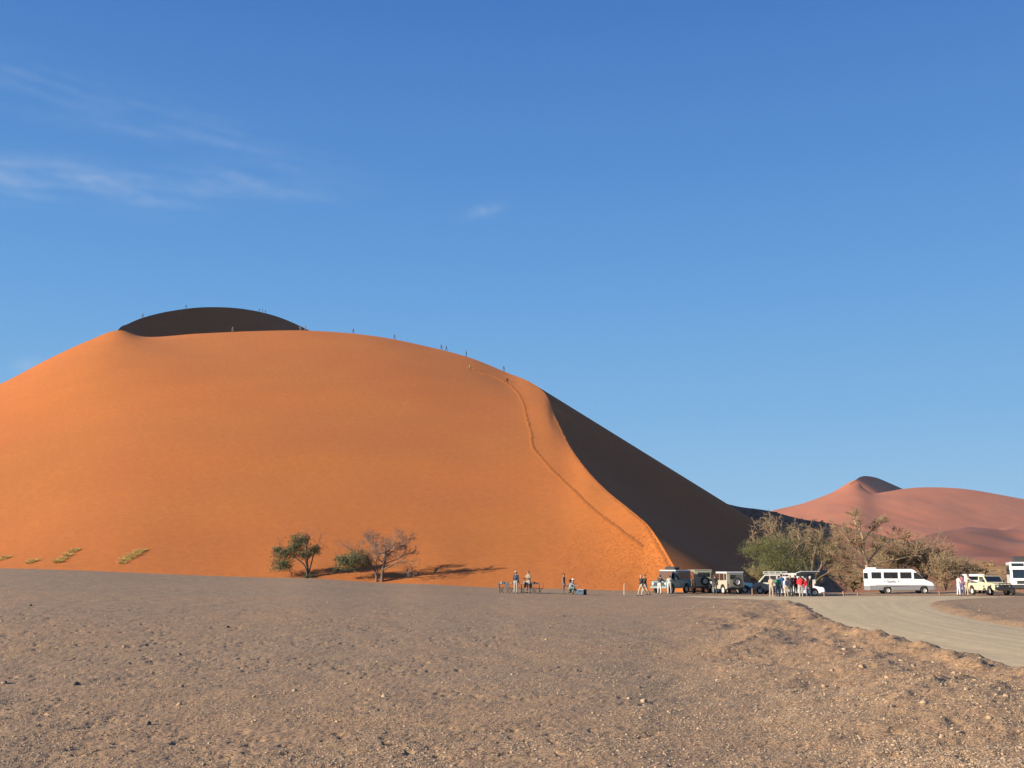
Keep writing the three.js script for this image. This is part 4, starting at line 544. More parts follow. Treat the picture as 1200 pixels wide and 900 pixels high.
function slab(x0, y0, x1, y1, w, t = 0.02, inset = 0.06, lift = 0.004) { // glass between two profile points, across the width
  const L = Math.hypot(x1 - x0, y1 - y0), a = Math.atan2(y1 - y0, x1 - x0), g = new RoundedBoxGeometry(L - 2 * inset, t, w, 2, 0.008); g.translate(0, lift, 0); g.rotateZ(a); g.translate((x0 + x1) / 2, (y0 + y1) / 2, 0); return g;
}
function sideParts(v, W, list, mat) { // windows and doors on both flanks
  for (const s of [-1, 1]) for (const it of list) {
    if (it.win) mesh('window', paneZ(it.win, s * W / 2), M_GLASS, v);
    if (it.door) { const [x0, x1, y0, y1] = it.door, d = mesh('door', box((x0 + x1) / 2, (y0 + y1) / 2, s * (W / 2 + 0.001), x1 - x0, y1 - y0, 0.03, 0.012), it.mat ?? mat, v); mesh('handle', box(it.hx ?? x0 + 0.12, y1 - 0.12, s * (W / 2 + 0.022), 0.14, 0.03, 0.03, 0.01), M_BLK, d); }
  }
}
const rect = (x0, x1, y0, y1, s = 0) => [[x0, y0], [x1, y0], [x1 - s, y1], [x0, y1]];
function place(v, px, d, turn) { const p = onGround(px, d); v.position.set(p.x, ground0(p.x, p.z) - 0.015, p.z); v.rotation.y = turn; return v; }
function lamps(v, x, ys, zs, front, r = 0.09) { for (const s of [-1, 1]) { const g = front ? new THREE.CylinderGeometry(r, r * 0.9, 0.06, 14).rotateZ(Math.PI / 2) : new RoundedBoxGeometry(0.04, 0.24, 0.11, 2, 0.015); g.translate(x, ys, s * zs); mesh(front ? 'headlight' : 'tail_light', g, front ? M_LAMP : M_RED, v); } }
function mirrors(v, x, y, W) { for (const s of [-1, 1]) mesh('mirror', box(x, y, s * (W / 2 + 0.10), 0.08, 0.20, 0.15, 0.03), M_BLK, v); }

// --- boxy four-wheel drives
function offroader(name, label, px, d, turn, o) {
  const v = base(name), L = o.L ?? 4.3, W = o.W ?? 1.76, r = 0.39, h = o.H ?? 2.08, x0 = -L / 2, x1 = L / 2, cow = x1 - 1.25, wx = [x0 + 0.85, x1 - 0.75], belt = 1.20;
  tag(v, label, o.cat ?? 'off-road car', o.group);
  mesh('body', bodyGeo([[x0, 0.48], [x1, 0.48]], [[x1, 0.95], [x1 - 0.06, 1.12], [cow, 1.20], [cow - 0.02, belt], [x0, belt]], W, wx, 0.50, 0.42), o.lower, v);
  mesh('cabin', bodyGeo([[x0 + 0.01, belt - 0.01], [cow, belt - 0.01]], [[cow - 0.03, belt + 0.05], [cow - 0.32, h - 0.06], [x0 + 0.05, h - 0.06]], W - 0.06, [], 0.1, 0, 0.04), o.upper, v);
  mesh('roof', box((x0 + 0.03 + cow - 0.30) / 2, h - 0.025, 0, cow - 0.30 - x0 + 0.06, 0.08, W - 0.03, 0.035), o.roof ?? o.upper, v);
  mesh('windscreen', slab(cow - 0.03, belt + 0.05, cow - 0.32, h - 0.06, W - 0.26, 0.03, 0.07, -0.002), M_GLASS, v);
  sideParts(v, W - 0.06, [{ win: [[cow - 0.95, belt + 0.07], [cow - 0.10, belt + 0.07], [cow - 0.38, h - 0.14], [cow - 0.95, h - 0.14]] }, { win: rect(cow - 1.85, cow - 1.02, belt + 0.07, h - 0.14) }, { win: rect(x0 + 0.12, cow - 1.95, belt + 0.10, h - 0.16) }], o.lower);
  sideParts(v, W, [{ door: [cow - 1.0, cow - 0.08, 0.62, belt - 0.02] }, ...(L > 4 ? [{ door: [Math.max(cow - 1.88, x0 + 1.32), cow - 1.03, 0.62, belt - 0.02] }] : [])], o.lower);
  mesh('rear_door', box(x0 - 0.004, (0.62 + h - 0.2) / 2 + 0.05, 0.05, 0.03, h - 0.85, W - 0.42, 0.012), o.back ?? o.upper, v);
  mesh('rear_window', box(x0 - 0.014, h - 0.45, 0.05, 0.03, 0.42, W - 0.62, 0.012), M_GLASS, v);
  mesh('grille', box(x1 + 0.002, 0.86, 0, 0.04, 0.30, W - 0.55, 0.012), M_BLK, v); lamps(v, x1 + 0.015, 0.90, W / 2 - 0.22, true); lamps(v, x0 - 0.005, 0.85, W / 2 - 0.10, false);
  mesh('bumper', box(x1 + 0.12, 0.56, 0, 0.14, 0.16, W + 0.02, 0.03), o.bumper ?? M_BLK, v); mesh('bumper', box(x0 - 0.09, 0.56, 0, 0.12, 0.14, W, 0.03), o.bumper ?? M_BLK, v);
  for (const x of wx) for (const s of [-1, 1]) wheel(v, x, r, s * (W / 2 - 0.13), r, 0.24, o.rim ?? M_RIM);
  if (o.spare) wheel(v, x0 - 0.15, 1.12, o.spareZ ?? 0.18, r, 0.22, o.rim ?? M_RIM, -Math.PI / 2);
  mirrors(v, cow - 0.15, belt + 0.15, W);
  if (o.rack) { const bars = []; for (let i = 0; i < 6; i++) bars.push(box(x0 + 0.35 + i * (cow - 0.6 - x0) / 6, h + 0.09, 0, 0.04, 0.03, W - 0.2, 0.01)); for (const s of [-1, 1]) { bars.push(box((x0 + cow - 0.4) / 2, h + 0.20, s * (W / 2 - 0.10), cow - 0.5 - x0, 0.03, 0.03, 0.01), box((x0 + cow - 0.4) / 2, h + 0.09, s * (W / 2 - 0.10), cow - 0.5 - x0, 0.03, 0.03, 0.01)); for (let i = 0; i < 4; i++) bars.push(box(x0 + 0.25 + i * (cow - 0.6 - x0) / 3.3, h + 0.12, s * (W / 2 - 0.10), 0.03, 0.20, 0.03, 0.01)); } mesh('roof_rack', mergeGeometries(bars), o.rackMat ?? M_BLK, v); }
  place(v, px, d, turn); return v;
}
{
  const t = offroader('safari_wagon', 'teal and white safari wagon with raised bonnet and load on its roof', 787, 97, Math.PI + 0.88, { L: 4.3, H: 2.12, lower: M_TEAL, upper: M_TEAL, roof: M_WHITE, bumper: M_GREY, rim: M_DUST });
  mesh('bonnet', (() => { const g = box(0, 0, 0, 0.92, 0.04, 1.4, 0.015); g.rotateZ(-1.2); g.translate(1.1, 1.58, 0); return g; })(), M_TAN, t);
  const roll = new THREE.CapsuleGeometry(0.14, 0.9, 4, 12); roll.rotateX(Math.PI / 2);
  for (const [x, y] of [[-0.5, 0], [-0.18, 0.02], [0.15, 0]]) { const m = mesh('roof_roll', roll, M_BLK, scene); const p = new THREE.Vector3(x, 2.28 + y, 0); t.updateMatrixWorld(true); m.position.copy(t.localToWorld(p)); m.rotation.y = t.rotation.y; tag(m, 'dark rolled bundle strapped on the teal wagon roof', 'bundle', 'bundles on the teal wagon'); }
}
offroader('box_wagon', 'khaki box-bodied off-roader seen from behind between teal and cream wagons', 818.5, 101, Math.PI / 2 + 0.06, { L: 4.2, H: 2.18, W: 1.78, lower: M_KHAKI, upper: M_KHAKI, roof: M_DUST, spare: true, spareZ: 0.12, rim: M_DUST });
offroader('expedition_wagon', 'cream-roofed khaki expedition wagon with a pale spare wheel on its tail', 851, 97, Math.PI - 1.3, { L: 3.7, H: 2.02, lower: M_DUST, upper: M_DUST, roof: M_WHITE, back: M_KHAKI, spare: true, spareZ: 0.1, rim: paint(0.6, 0.57, 0.5, 0.6) });
// --- low saloon behind it
function saloon(name, label, px, d, turn, o) {
  const v = base(name), L = o.L ?? 4.3, W = 1.68, x0 = -L / 2, x1 = L / 2, r = 0.30, wx = [x0 + 0.8, x1 - 0.85], ro = o.H ?? 1.40; tag(v, label, 'car', o.group);
  const tail = o.hatch ? [[x0 + 0.28, ro - 0.02], [x0 + 0.02, 0.98], [x0, 0.85]] : [[x0 + 1.25, ro - 0.02], [x0 + 0.70, 0.98], [x0 + 0.03, 0.93], [x0, 0.80]];
  mesh('body', bodyGeo([[x0, 0.26], [x1, 0.26]], [[x1 + 0.02, 0.55], [x1 - 0.08, 0.74], [x1 - 1.15, 0.94], [x1 - 1.75, ro], ...tail], W, wx, 0.37, 0.31, 0.06), o.paint, v);
  mesh('windscreen', slab(x1 - 1.15, 0.94, x1 - 1.75, ro, W - 0.26, 0.03, 0.06, -0.004), M_GLASS, v);
  const rx = o.hatch ? x0 + 0.32 : x0 + 1.15; if (o.hatch) mesh('rear_window', slab(x0 + 0.28, ro - 0.02, x0 + 0.02, 0.98, W - 0.3, 0.03, 0.06, -0.004), M_GLASS, v); else mesh('rear_window', slab(x0 + 1.25, ro - 0.02, x0 + 0.70, 0.98, W - 0.3, 0.03, 0.06, -0.004), M_GLASS, v);
  sideParts(v, W, [{ win: [[x1 - 2.2, 0.98], [x1 - 1.30, 0.98], [x1 - 1.78, ro - 0.08], [x1 - 2.2, ro - 0.08]] }, { win: [[rx + (o.hatch ? 0 : -0.25), 0.98], [x1 - 2.28, 0.98], [x1 - 2.28, ro - 0.08], [rx + 0.12, ro - 0.08]] }, { door: [x1 - 2.24, x1 - 1.22, 0.40, 0.95] }, { door: [x1 - 3.15, x1 - 2.28, 0.40, 0.95] }], o.paint);
  lamps(v, x1 - 0.01, 0.62, W / 2 - 0.24, true, 0.08); lamps(v, x0 - 0.005, 0.72, W / 2 - 0.16, false); mesh('bumper', box(x1 + 0.01, 0.38, 0, 0.12, 0.16, W - 0.06, 0.04), o.bumper ?? M_GREY, v); mesh('bumper', box(x0 - 0.02, 0.40, 0, 0.12, 0.16, W - 0.06, 0.04), o.bumper ?? M_GREY, v);
  for (const x of wx) for (const s of [-1, 1]) wheel(v, x, r, s * (W / 2 - 0.11), r, 0.19, M_RIM); mirrors(v, x1 - 1.45, 1.02, W); place(v, px, d, turn); return v;
}
saloon('blue_saloon', 'dark blue saloon car half hidden by the expedition wagon', 854.5, 103, Math.PI + 0.05, { paint: M_BLUE });
// --- the cars round the open tailgate
function minivan(name, label, px, d, turn, o) {
  const v = base(name), L = o.L ?? 4.5, W = 1.76, H = o.H ?? 1.85, x0 = -L / 2, x1 = L / 2, r = 0.32, wx = [x0 + 0.8, x1 - 0.8]; tag(v, label, 'van', o.group);
  const shape = (xr) => bodyGeo([[xr, 0.32], [x1, 0.32]], [[x1 + 0.02, 0.62], [x1 - 0.10, 0.88], [x1 - 0.55, 1.05], [x1 - 1.30, H - 0.02], ...(xr > x0 ? [[xr, H]] : [[x0 + 0.15, H], [x0 + 0.02, 1.1]])], W, wx.filter((x) => x > xr), 0.39, 0.33, 0.06);
  const cut = o.open ? x0 + 1.25 : x0; mesh('body', shape(cut), o.paint, v);
  if (o.open) { // empty load bay under the raised tailgate
    for (const s of [-1, 1]) mesh('side_panel', box(x0 + 0.64, (0.45 + H) / 2, s * (W / 2 - 0.04), 1.28, H - 0.47, 0.07, 0.03), o.paint, v);
    mesh('floor', box(x0 + 0.64, 0.50, 0, 1.26, 0.10, W - 0.16, 0.02), M_BLK, v); mesh('roof', box(x0 + 0.64, H - 0.03, 0, 1.30, 0.06, W - 0.02, 0.025), o.paint, v); mesh('seat_back', box(x0 + 1.20, 0.95, 0, 0.10, 0.8, W - 0.2, 0.03), M_BLK, v);
    const tg = mesh('tailgate', (() => { const g = box(-0.60, 0, 0, 1.20, 0.07, W - 0.06, 0.03); g.rotateZ(-0.10); g.translate(x0 + 0.02, H + 0.02, 0); return g; })(), o.paint, v); mesh('rear_window', (() => { const g = box(-0.45, 0.042, 0, 0.55, 0.02, W - 0.4, 0.008); g.rotateZ(-0.10); g.translate(x0 + 0.02, H + 0.02, 0); return g; })(), M_GLASS, tg);
    for (const s of [-1, 1]) mesh('strut', (() => { const g = new THREE.CylinderGeometry(0.012, 0.012, 0.75, 6); g.rotateZ(1.0); g.translate(x0 - 0.28, H - 0.18, s * (W / 2 - 0.12)); return g; })(), M_BLK, v);
  } else mesh('rear_window', box(x0 + 0.06, H - 0.42, 0, 0.03, 0.45, W - 0.35, 0.012), M_GLASS, v);
  mesh('windscreen', slab(x1 - 0.55, 1.05, x1 - 1.30, H - 0.02, W - 0.28, 0.03, 0.06, -0.004), M_GLASS, v);
  sideParts(v, W, [{ win: [[x1 - 1.75, 1.08], [x1 - 0.78, 1.08], [x1 - 1.35, H - 0.14], [x1 - 1.75, H - 0.14]] }, { win: rect(x1 - 2.75, x1 - 1.85, 1.08, H - 0.14) }, ...(o.open ? [] : [{ win: rect(x0 + 0.35, x1 - 2.85, 1.08, H - 0.14) }]), { door: [x1 - 1.80, x1 - 0.95, 0.45, 1.04] }, { door: [x1 - 2.80, x1 - 1.84, 0.45, 1.04] }], o.paint);
  lamps(v, x1 - 0.03, 0.74, W / 2 - 0.22, true); lamps(v, x0 + (o.open ? -0.01 : 0.0), 0.95, W / 2 - 0.09, false); mesh('bumper', box(x1 + 0.02, 0.45, 0, 0.14, 0.20, W - 0.04, 0.05), M_GREY, v); mesh('bumper', box(x0 - 0.03, 0.45, 0, 0.14, 0.18, W - 0.04, 0.05), M_GREY, v);
  for (const x of wx) for (const s of [-1, 1]) wheel(v, x, r, s * (W / 2 - 0.12), r, 0.2, M_RIM); mirrors(v, x1 - 1.0, 1.15, W);
  if (o.rack) { const bars = []; for (let i = 0; i < 5; i++) bars.push(box(-0.9 + i * 0.4, H + 0.10, 0, 0.04, 0.04, W - 0.25, 0.01)); for (const s of [-1, 1]) { bars.push(box(-0.1, H + 0.22, s * 0.72, 1.9, 0.04, 0.04, 0.01), box(-0.1, H + 0.08, s * 0.72, 1.9, 0.04, 0.04, 0.01)); for (let i = 0; i < 4; i++) bars.push(box(-0.95 + i * 0.58, H + 0.11, s * 0.72, 0.04, 0.24, 0.04, 0.01)); } mesh('roof_rack', mergeGeometries(bars), M_SILVER, v); }
  place(v, px, d, turn); return v;
}
minivan('silver_minivan', 'grey-beige minivan with a roof rack behind the tailgate crowd', 908, 98.5, Math.PI - 0.55, { paint: paint(0.30, 0.29, 0.25, 0.5), H: 1.84, L: 3.9, rack: true });
minivan('open_minivan', 'dark-bayed minivan with its tailgate raised over the crowd', 934, 93, Math.PI / 2 + 0.08, { paint: M_SILVER, H: 1.95, L: 4.6, open: true });
saloon('white_hatchback', 'white hatchback car beyond the red jackets of the tailgate crowd', 938.5, 89, -0.06, { paint: M_WHITE, hatch: true, L: 3.6, H: 1.66 });
{ // --- long minibus
  const v = base('minibus'), W = 1.98, H = 2.55, x0 = -3.35, x1 = 3.35, r = 0.36, wx = [-1.45, 2.32]; tag(v, 'long white minibus with dark side windows and grey skirts by the road', 'minibus');
  mesh('body', bodyGeo([[x0, 0.80], [x1 - 0.03, 0.80]], [[x1, 0.95], [x1 - 0.18, 1.18], [x1 - 0.85, 1.45], [x1 - 1.95, H - 0.10], [x1 - 2.2, H], [x0 + 0.12, H], [x0, H - 0.15]], W, wx, 0.44, 0.40, 0.07), M_WHITE, v);
  mesh('skirt', bodyGeo([[x0 + 0.01, 0.36], [x1 + 0.01, 0.36]], [[x1 + 0.03, 0.60], [x1 + 0.02, 0.85], [x0 + 0.01, 0.85]], W + 0.02, wx, 0.44, 0.40, 0.05), M_GREY, v);
  mesh('windscreen', slab(x1 - 0.85, 1.45, x1 - 1.95, H - 0.10, W - 0.24, 0.03, 0.06, 0.006), M_GLASS, v);
  sideParts(v, W, [{ win: rect(-3.06, -2.06, 1.58, 2.22) }, { win: rect(-1.80, -0.34, 1.58, 2.22) }, { win: rect(-0.10, 1.06, 1.58, 2.22) }, { win: [[1.30, 1.52], [2.36, 1.52], [1.62, 2.18], [1.30, 2.18]] }, { door: [1.22, 2.02, 0.92, 1.46], hx: 1.36 }, { door: [-0.20, 1.14, 0.92, 1.50], hx: 1.0 }], M_WHITE);
  for (const s of [-1, 1]) mesh('waist_moulding', box(-2.1, 0.90, s * (W / 2 + 0.006), 1.1, 0.05, 0.03, 0.01), M_GREY, v);
  mesh('rear_window', box(x0 - 0.004, 1.85, 0, 0.03, 0.62, W - 0.5, 0.012), M_GLASS, v); lamps(v, x0 - 0.004, 1.15, W / 2 - 0.09, false); lamps(v, x1 - 0.06, 1.03, W / 2 - 0.26, true, 0.12);
  mesh('grille', box(x1 - 0.005, 0.93, 0, 0.03, 0.14, 1.0, 0.01), M_BLK, v); mesh('roof_unit', box(x0 + 0.55, H + 0.08, 0, 0.8, 0.18, 1.2, 0.06), M_WHITE, v);
  for (const x of wx) for (const s of [-1, 1]) wheel(v, x, r, s * (W / 2 - 0.13), r, 0.22, M_RIM); mirrors(v, x1 - 1.15, 1.72, W);
  const c = document.createElement('canvas'); c.width = 512; c.height = 128; const k = c.getContext('2d'); k.fillStyle = '#000'; k.fillRect(0, 0, 512, 128); k.strokeStyle = '#fff'; k.lineCap = 'round'; // flowing script, too small in the photograph to read, between two sprigs
  k.lineWidth = 9; k.beginPath(); k.moveTo(110, 88); k.bezierCurveTo(120, 20, 170, 10, 160, 60); k.bezierCurveTo(150, 110, 190, 90, 200, 58); k.bezierCurveTo(206, 100, 225, 90, 236, 56); k.bezierCurveTo(240, 96, 262, 92, 272, 56); k.bezierCurveTo(278, 104, 300, 88, 312, 50); k.bezierCurveTo(318, 20, 345, 18, 336, 62); k.bezierCurveTo(330, 100, 360, 92, 388, 60); k.stroke(); k.lineWidth = 5; k.beginPath(); k.moveTo(130, 108); k.bezierCurveTo(220, 92, 300, 118, 392, 98); k.stroke();
  for (const [ox, s] of [[40, 1], [462, -1]]) { k.lineWidth = 5; k.beginPath(); k.moveTo(ox - 26 * s, 40); k.bezierCurveTo(ox, 50, ox + 10 * s, 66, ox + 26 * s, 82); k.stroke(); for (const [a, b] of [[-12, 36], [4, 48], [16, 84], [-4, 72]]) { k.beginPath(); k.ellipse(ox + a * s, b, 11, 5, 0.6 * s, 0, 7); k.fillStyle = '#fff'; k.fill(); } }
  const tex = new THREE.CanvasTexture(c), dm = std(new THREE.Color().setRGB(0.03, 0.04, 0.09), 0.5, { alphaMap: tex, transparent: true });
  for (const s of [-1, 1]) { const g = new THREE.PlaneGeometry(1.75, 0.38); if (s < 0) g.rotateY(Math.PI); g.translate(-1.02, 1.27, s * (W / 2 + 0.02)); mesh('script_lettering', g, dm, v); }
  place(v, 1053.5, 98, -0.05); v.scale.setScalar(0.89);
}
{ // --- single-cab pickup
  const v = base('pickup_truck'), W = 1.70, L = 4.7, x0 = -L / 2, x1 = L / 2, r = 0.36, wx = [x0 + 0.95, x1 - 0.85]; tag(v, 'cream pickup with white wheels and a black bull bar', 'pickup');
  mesh('body', bodyGeo([[x0, 0.46], [x1, 0.46]], [[x1, 0.92], [x1 - 0.08, 1.05], [x1 - 1.25, 1.12], [x0 + 2.05, 1.12], [x0 + 2.05, 1.08], [x0, 1.08]], W, wx, 0.46, 0.40, 0.05), M_CREAM, v);
  mesh('cab', bodyGeo([[x0 + 1.95, 1.08], [x1 - 1.22, 1.08]], [[x1 - 1.30, 1.14], [x1 - 1.80, 1.70], [x0 + 2.12, 1.72], [x0 + 1.97, 1.2]], W - 0.10, [], 0.1, 0, 0.05), M_CREAM, v);
  mesh('bed_cover', box(x0 + 0.98, 1.10, 0, 1.86, 0.05, W - 0.12, 0.02), M_BLK, v);
  mesh('windscreen', slab(x1 - 1.30, 1.14, x1 - 1.80, 1.70, W - 0.28, 0.03, 0.05, 0.006), M_GLASS, v); mesh('rear_window', box(x0 + 2.03, 1.42, 0, 0.03, 0.32, W - 0.5, 0.01), M_GLASS, v);
  sideParts(v, W - 0.10, [{ win: [[x0 + 2.28, 1.19], [x1 - 1.46, 1.19], [x1 - 1.84, 1.60], [x0 + 2.28, 1.60]] }], M_CREAM); sideParts(v, W, [{ door: [x0 + 2.15, x1 - 1.32, 0.58, 1.08] }], M_CREAM);
  mesh('grille', box(x1 + 0.004, 0.82, 0, 0.04, 0.26, W - 0.2, 0.012), M_BLK, v); lamps(v, x1 + 0.02, 0.82, W / 2 - 0.28, true, 0.085); lamps(v, x0, 0.82, W / 2 - 0.09, false);
  const bar = [box(x1 + 0.20, 0.62, 0, 0.16, 0.24, W + 0.06, 0.03)]; for (const s of [-0.55, -0.2, 0.2, 0.55]) bar.push(box(x1 + 0.22, 0.86, s * W / 2, 0.06, 0.44, 0.06, 0.02)); bar.push(box(x1 + 0.22, 1.06, 0, 0.06, 0.06, W * 0.62, 0.02)); mesh('bull_bar', mergeGeometries(bar), M_BLK, v); mesh('bumper', box(x0 - 0.06, 0.58, 0, 0.12, 0.14, W - 0.1, 0.03), M_CHROME, v); mesh('roof_rail', mergeGeometries([box(x0 + 2.3, 1.78, 0, 0.05, 0.05, W - 0.2, 0.015), box(x0 + 2.75, 1.78, 0, 0.05, 0.05, W - 0.2, 0.015)]), M_BLK, v);
  for (const x of wx) for (const s of [-1, 1]) wheel(v, x, r, s * (W / 2 - 0.12), r, 0.23, paint(0.5, 0.48, 0.42)); mirrors(v, x1 - 1.55, 1.25, W); place(v, 1159, 90, -1.48); v.scale.setScalar(0.97);
}
minivan('white_van', 'white van almost hidden behind the cream pickup', 1140, 98, Math.PI / 2 - 0.3, { paint: M_WHITE, H: 1.78, L: 4.3 });
{ // --- overland truck at the end of the row
  const v = base('overland_truck'), W = 2.35, x0 = -3.6, x1 = 3.4, r = 0.48, wx = [-2.2, 2.35]; tag(v, 'tall white overland truck with dark luggage on its roof', 'truck');
  mesh('body', bodyGeo([[x0, 0.80], [x1, 0.80]], [[x1 + 0.02, 1.35], [x1 - 0.10, 2.30], [x1 - 0.06, 2.38], [x1 - 0.06, 2.86], [x0, 2.86]], W, wx, 0.58, 0.50, 0.05), M_WHITE, v);
  mesh('windscreen', slab(x1 + 0.01, 1.40, x1 - 0.09, 2.26, W - 0.36, 0.03, 0.05, -0.014), M_GLASS, v); mesh('divider', box(x1 - 0.028, 1.83, 0, 0.05, 0.82, 0.06, 0.012), M_WHITE, v);
  for (const s of [-1, 1]) mesh('header_window', box(x1 - 0.06, 2.62, s * 0.54, 0.04, 0.28, 1.0, 0.012), M_GLASS, v);
  sideParts(v, W, [{ win: rect(2.4, 3.2, 1.5, 2.2, 0.05) }, { win: rect(1.0, 2.1, 1.75, 2.6) }, { win: rect(-0.4, 0.8, 1.75, 2.6) }, { win: rect(-1.8, -0.6, 1.75, 2.6) }, { win: rect(-3.3, -2.0, 1.75, 2.6) }], M_WHITE);
  mesh('grille', box(x1 + 0.012, 1.10, 0, 0.04, 0.30, 1.4, 0.015), M_BLK, v); lamps(v, x1 + 0.03, 1.10, 0.92, true, 0.11); mesh('bumper', box(x1 + 0.10, 0.72, 0, 0.22, 0.36, W + 0.02, 0.05), M_BLK, v); mesh('undercarriage', box(-0.1, 0.62, 0, 6.2, 0.26, 1.5, 0.04), M_BLK, v);
  for (const x of wx) for (const s of [-1, 1]) wheel(v, x, r, s * (W / 2 - 0.17), r, 0.30, M_RIM); mirrors(v, x1 - 0.1, 1.95, W + 0.15);
  place(v, 1200, 95, -Math.PI / 2 - 0.40); v.updateMatrixWorld(true);
  [[2.5, 0.25, 1.0, 0.5, 1.2], [1.5, -0.1, 0.9, 0.42, 1.5], [0.5, 0.1, 0.9, 0.5, 1.3]].forEach(([x, z, w, h, d], i) => { const m = mesh('luggage_bag', box(0, h / 2, 0, w, h, d, 0.1), M_BLK); m.position.copy(v.localToWorld(V(x, 2.865, z))); m.rotation.y = v.rotation.y; tag(m, 'dark bag lying on the roof of the overland truck', 'bag', 'bags on the truck roof'); });
}
// ------------------------------------------------------------------ picnic
function foldingTable(px, d, turn, label, w = 1.7) {
  const t = base('folding_table'); tag(t, label, 'table', 'picnic tables'); mesh('tabletop', box(0, 0.71, 0, w, 0.04, 0.75, 0.012), std(new THREE.Color().setRGB(0.14, 0.15, 0.16), 0.6), t);
  for (const sx of [-1, 1]) for (const sz of [-1, 1]) mesh('leg', box(sx * (w / 2 - 0.12), 0.345, sz * 0.30, 0.035, 0.69, 0.035, 0.008), M_BLK, t);
  for (const sx of [-1, 1]) mesh('brace', box(sx * (w / 2 - 0.12), 0.25, 0, 0.025, 0.025, 0.57, 0.006), M_BLK, t);
  const p = onGround(px, d); t.position.copy(p); t.rotation.y = turn; t.updateMatrixWorld(true); return t;
}
function campChair(px, d, turn, mat, label) {
  const c = base('camp_chair'); tag(c, label, 'chair', 'camp chairs round the picnic tables'); mesh('seat', box(0, 0.42, 0, 0.48, 0.03, 0.44, 0.01), mat, c); mesh('backrest', (() => { const g = box(0, 0.22, 0, 0.48, 0.40, 0.025, 0.01); g.rotateX(-0.18); g.translate(0, 0.44, -0.22); return g; })(), mat, c);
  for (const sx of [-1, 1]) { mesh('leg', (() => { const g = box(0, 0, 0, 0.025, 0.56, 0.025, 0.006); g.rotateX(0.7); g.translate(sx * 0.23, 0.21, 0); return g; })(), M_BLK, c); mesh('leg', (() => { const g = box(0, 0, 0, 0.025, 0.56, 0.025, 0.006); g.rotateX(-0.7); g.translate(sx * 0.21, 0.21, 0); return g; })(), M_BLK, c); }
  c.position.copy(onGround(px, d)); c.rotation.y = turn; return c;
}
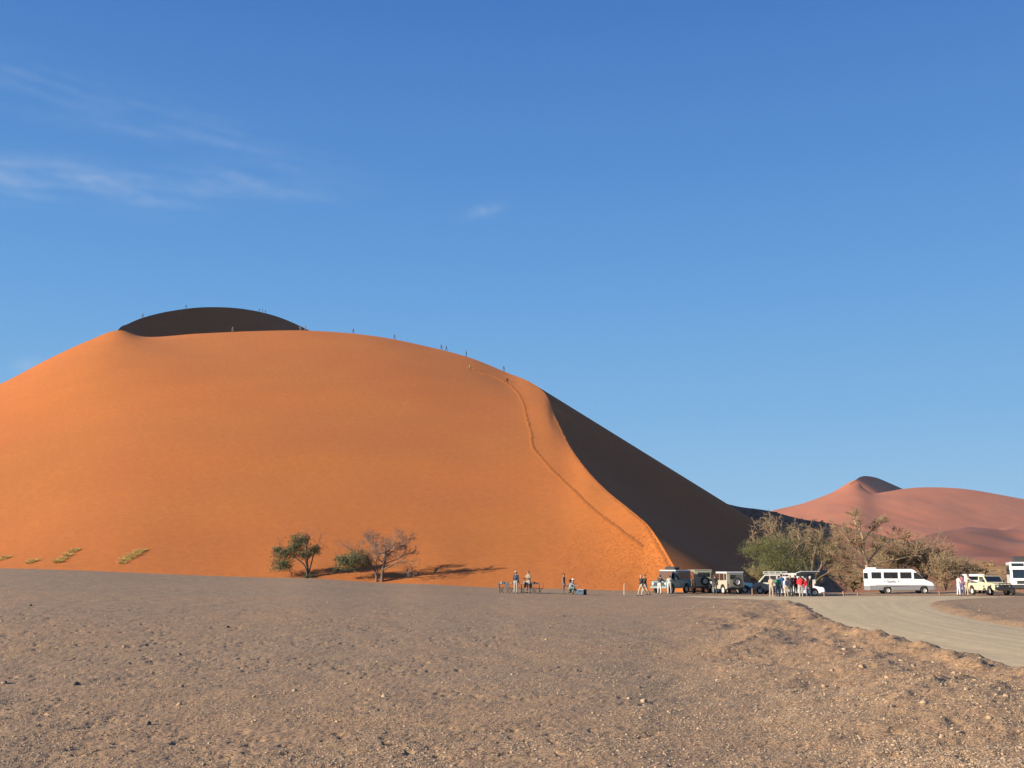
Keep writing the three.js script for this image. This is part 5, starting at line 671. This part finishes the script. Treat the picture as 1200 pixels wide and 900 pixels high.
{
  const t1 = foldingTable(596, 85, 0.05, 'dark folding picnic table behind the navy fleece'), t2 = foldingTable(621.5, 85.3, -0.05, 'dark folding picnic table behind the khaki jacket');
  const G1 = M_KHAKI, G2 = std(new THREE.Color().setRGB(0.05, 0.06, 0.07), 0.9);
  campChair(588, 83.8, 1.7, G2, 'black camp chair drawn up to the picnic tables'); campChair(597, 83.6, 2.2, G2, 'black camp chair drawn up to the picnic tables'); campChair(612, 83.9, -1.9, G2, 'black camp chair drawn up to the picnic tables'); campChair(626, 83.7, 1.9, G2, 'black camp chair drawn up to the picnic tables'); campChair(633, 84.2, -1.6, G2, 'black camp chair drawn up to the picnic tables');
  const pot = (r, h) => new THREE.LatheGeometry([[0, 0], [r * 0.92, 0], [r, h * 0.1], [r, h * 0.85], [r * 1.06, h * 0.88], [r * 0.6, h * 0.98], [r * 0.12, h], [r * 0.12, h * 1.12], [0, h * 1.12]].map(([x, y]) => new THREE.Vector2(x, y)), 16);
  const put = (t, x, z, name, geo, mat, label, cat, group) => { const m = mesh(name, geo, mat); m.position.copy(t.localToWorld(V(x, 0.732, z))); tag(m, label, cat, group); };
  put(t1, -0.55, 0.05, 'kettle', pot(0.11, 0.2), M_GREY, 'grey lidded pot at the outer end of the picnic table', 'pot'); put(t1, -0.2, -0.1, 'food_box', box(0, 0.09, 0, 0.36, 0.18, 0.26, 0.02), M_WOOD, 'brown food box on the picnic table behind the navy fleece', 'box'); put(t1, 0.25, 0.1, 'bowl', new THREE.LatheGeometry([[0, 0.01], [0.06, 0], [0.13, 0.09], [0.12, 0.09], [0.05, 0.02], [0, 0.02]].map(([x, y]) => new THREE.Vector2(x, y)), 16), M_CREAM, 'cream bowl on the picnic table behind the navy fleece', 'bowl'); put(t1, 0.62, 0, 'water_jug', pot(0.09, 0.26), paint(0.5, 0.55, 0.55), 'pale water jug between the two picnic tables', 'jug');
  put(t2, -0.45, 0, 'food_box', box(0, 0.11, 0, 0.3, 0.22, 0.3, 0.02), M_GREY, 'grey food box beside the khaki jacket on the table', 'box'); put(t2, 0.3, 0.05, 'cooking_pot', pot(0.13, 0.17), M_BLK, 'black cooking pot on the table by the khaki jacket', 'pot'); put(t2, 0.62, -0.1, 'food_box', box(0, 0.08, 0, 0.28, 0.16, 0.24, 0.02), M_WOOD, 'brown food box at the far end of the picnic tables', 'box');
  const cool = base('cool_box'); tag(cool, 'blue-grey cool box with a pale lid by the crouching people', 'cool box'); mesh('tub', box(0, 0.19, 0, 0.62, 0.36, 0.40, 0.03), paint(0.14, 0.19, 0.24, 0.6), cool); mesh('lid', box(0, 0.405, 0, 0.64, 0.07, 0.42, 0.025), paint(0.45, 0.47, 0.48, 0.6), cool); mesh('handle', box(0, 0.30, 0.215, 0.2, 0.04, 0.04, 0.012), M_BLK, cool); cool.position.copy(onGround(679, 83.6)); cool.rotation.y = 0.1;
  const cr = base('crate'); tag(cr, 'dark plastic crate standing behind the blue-grey cool box', 'crate'); mesh('tub', box(0, 0.2, 0, 0.5, 0.4, 0.4, 0.02), M_BLK, cr); mesh('rim', box(0, 0.41, 0, 0.54, 0.04, 0.44, 0.012), M_GREY, cr); cr.position.copy(onGround(683.5, 84.2));
}
// ------------------------------------------------------------------ marker posts
const post = (px, d, h, r, mat, label) => { const g = new THREE.LatheGeometry([[0, -0.2], [r, -0.2], [r * 0.95, h * 0.6], [r * 0.88, h - 0.02], [r * 0.7, h], [0, h]].map(([x, y]) => new THREE.Vector2(x, y)), 9), p = g.attributes.position; for (let i = 0; i < p.count; i++) { p.setX(i, p.getX(i) + 0.02 * h * n2(px, p.getY(i) * 2)); } g.computeVertexNormals(); const m = mesh('marker_post', g, mat); m.position.copy(onGround(px, d)); tag(m, label, 'post', 'marker posts of the car park'); };
post(731.5, 88, 0.95, 0.035, std(new THREE.Color().setRGB(0.5, 0.42, 0.33), 0.9), 'thin pale stake on the plain between picnic and off-roaders');
post(881.5, 92, 0.62, 0.06, M_WOOD, 'short brown post beside the blue saloon'); post(965.5, 84, 0.5, 0.06, M_WOOD, 'short brown post beside the white hatchback'); post(988, 86, 0.42, 0.09, std(new THREE.Color().setRGB(0.30, 0.15, 0.08), 0.9), 'squat orange-brown post between hatchback and minibus'); post(1005, 86, 0.3, 0.07, M_WOOD, 'low brown post behind the minibus tail'); post(1100.5, 86, 0.42, 0.06, M_WOOD, 'short brown post in front of the minibus nose');
renderer.render(scene, camera);
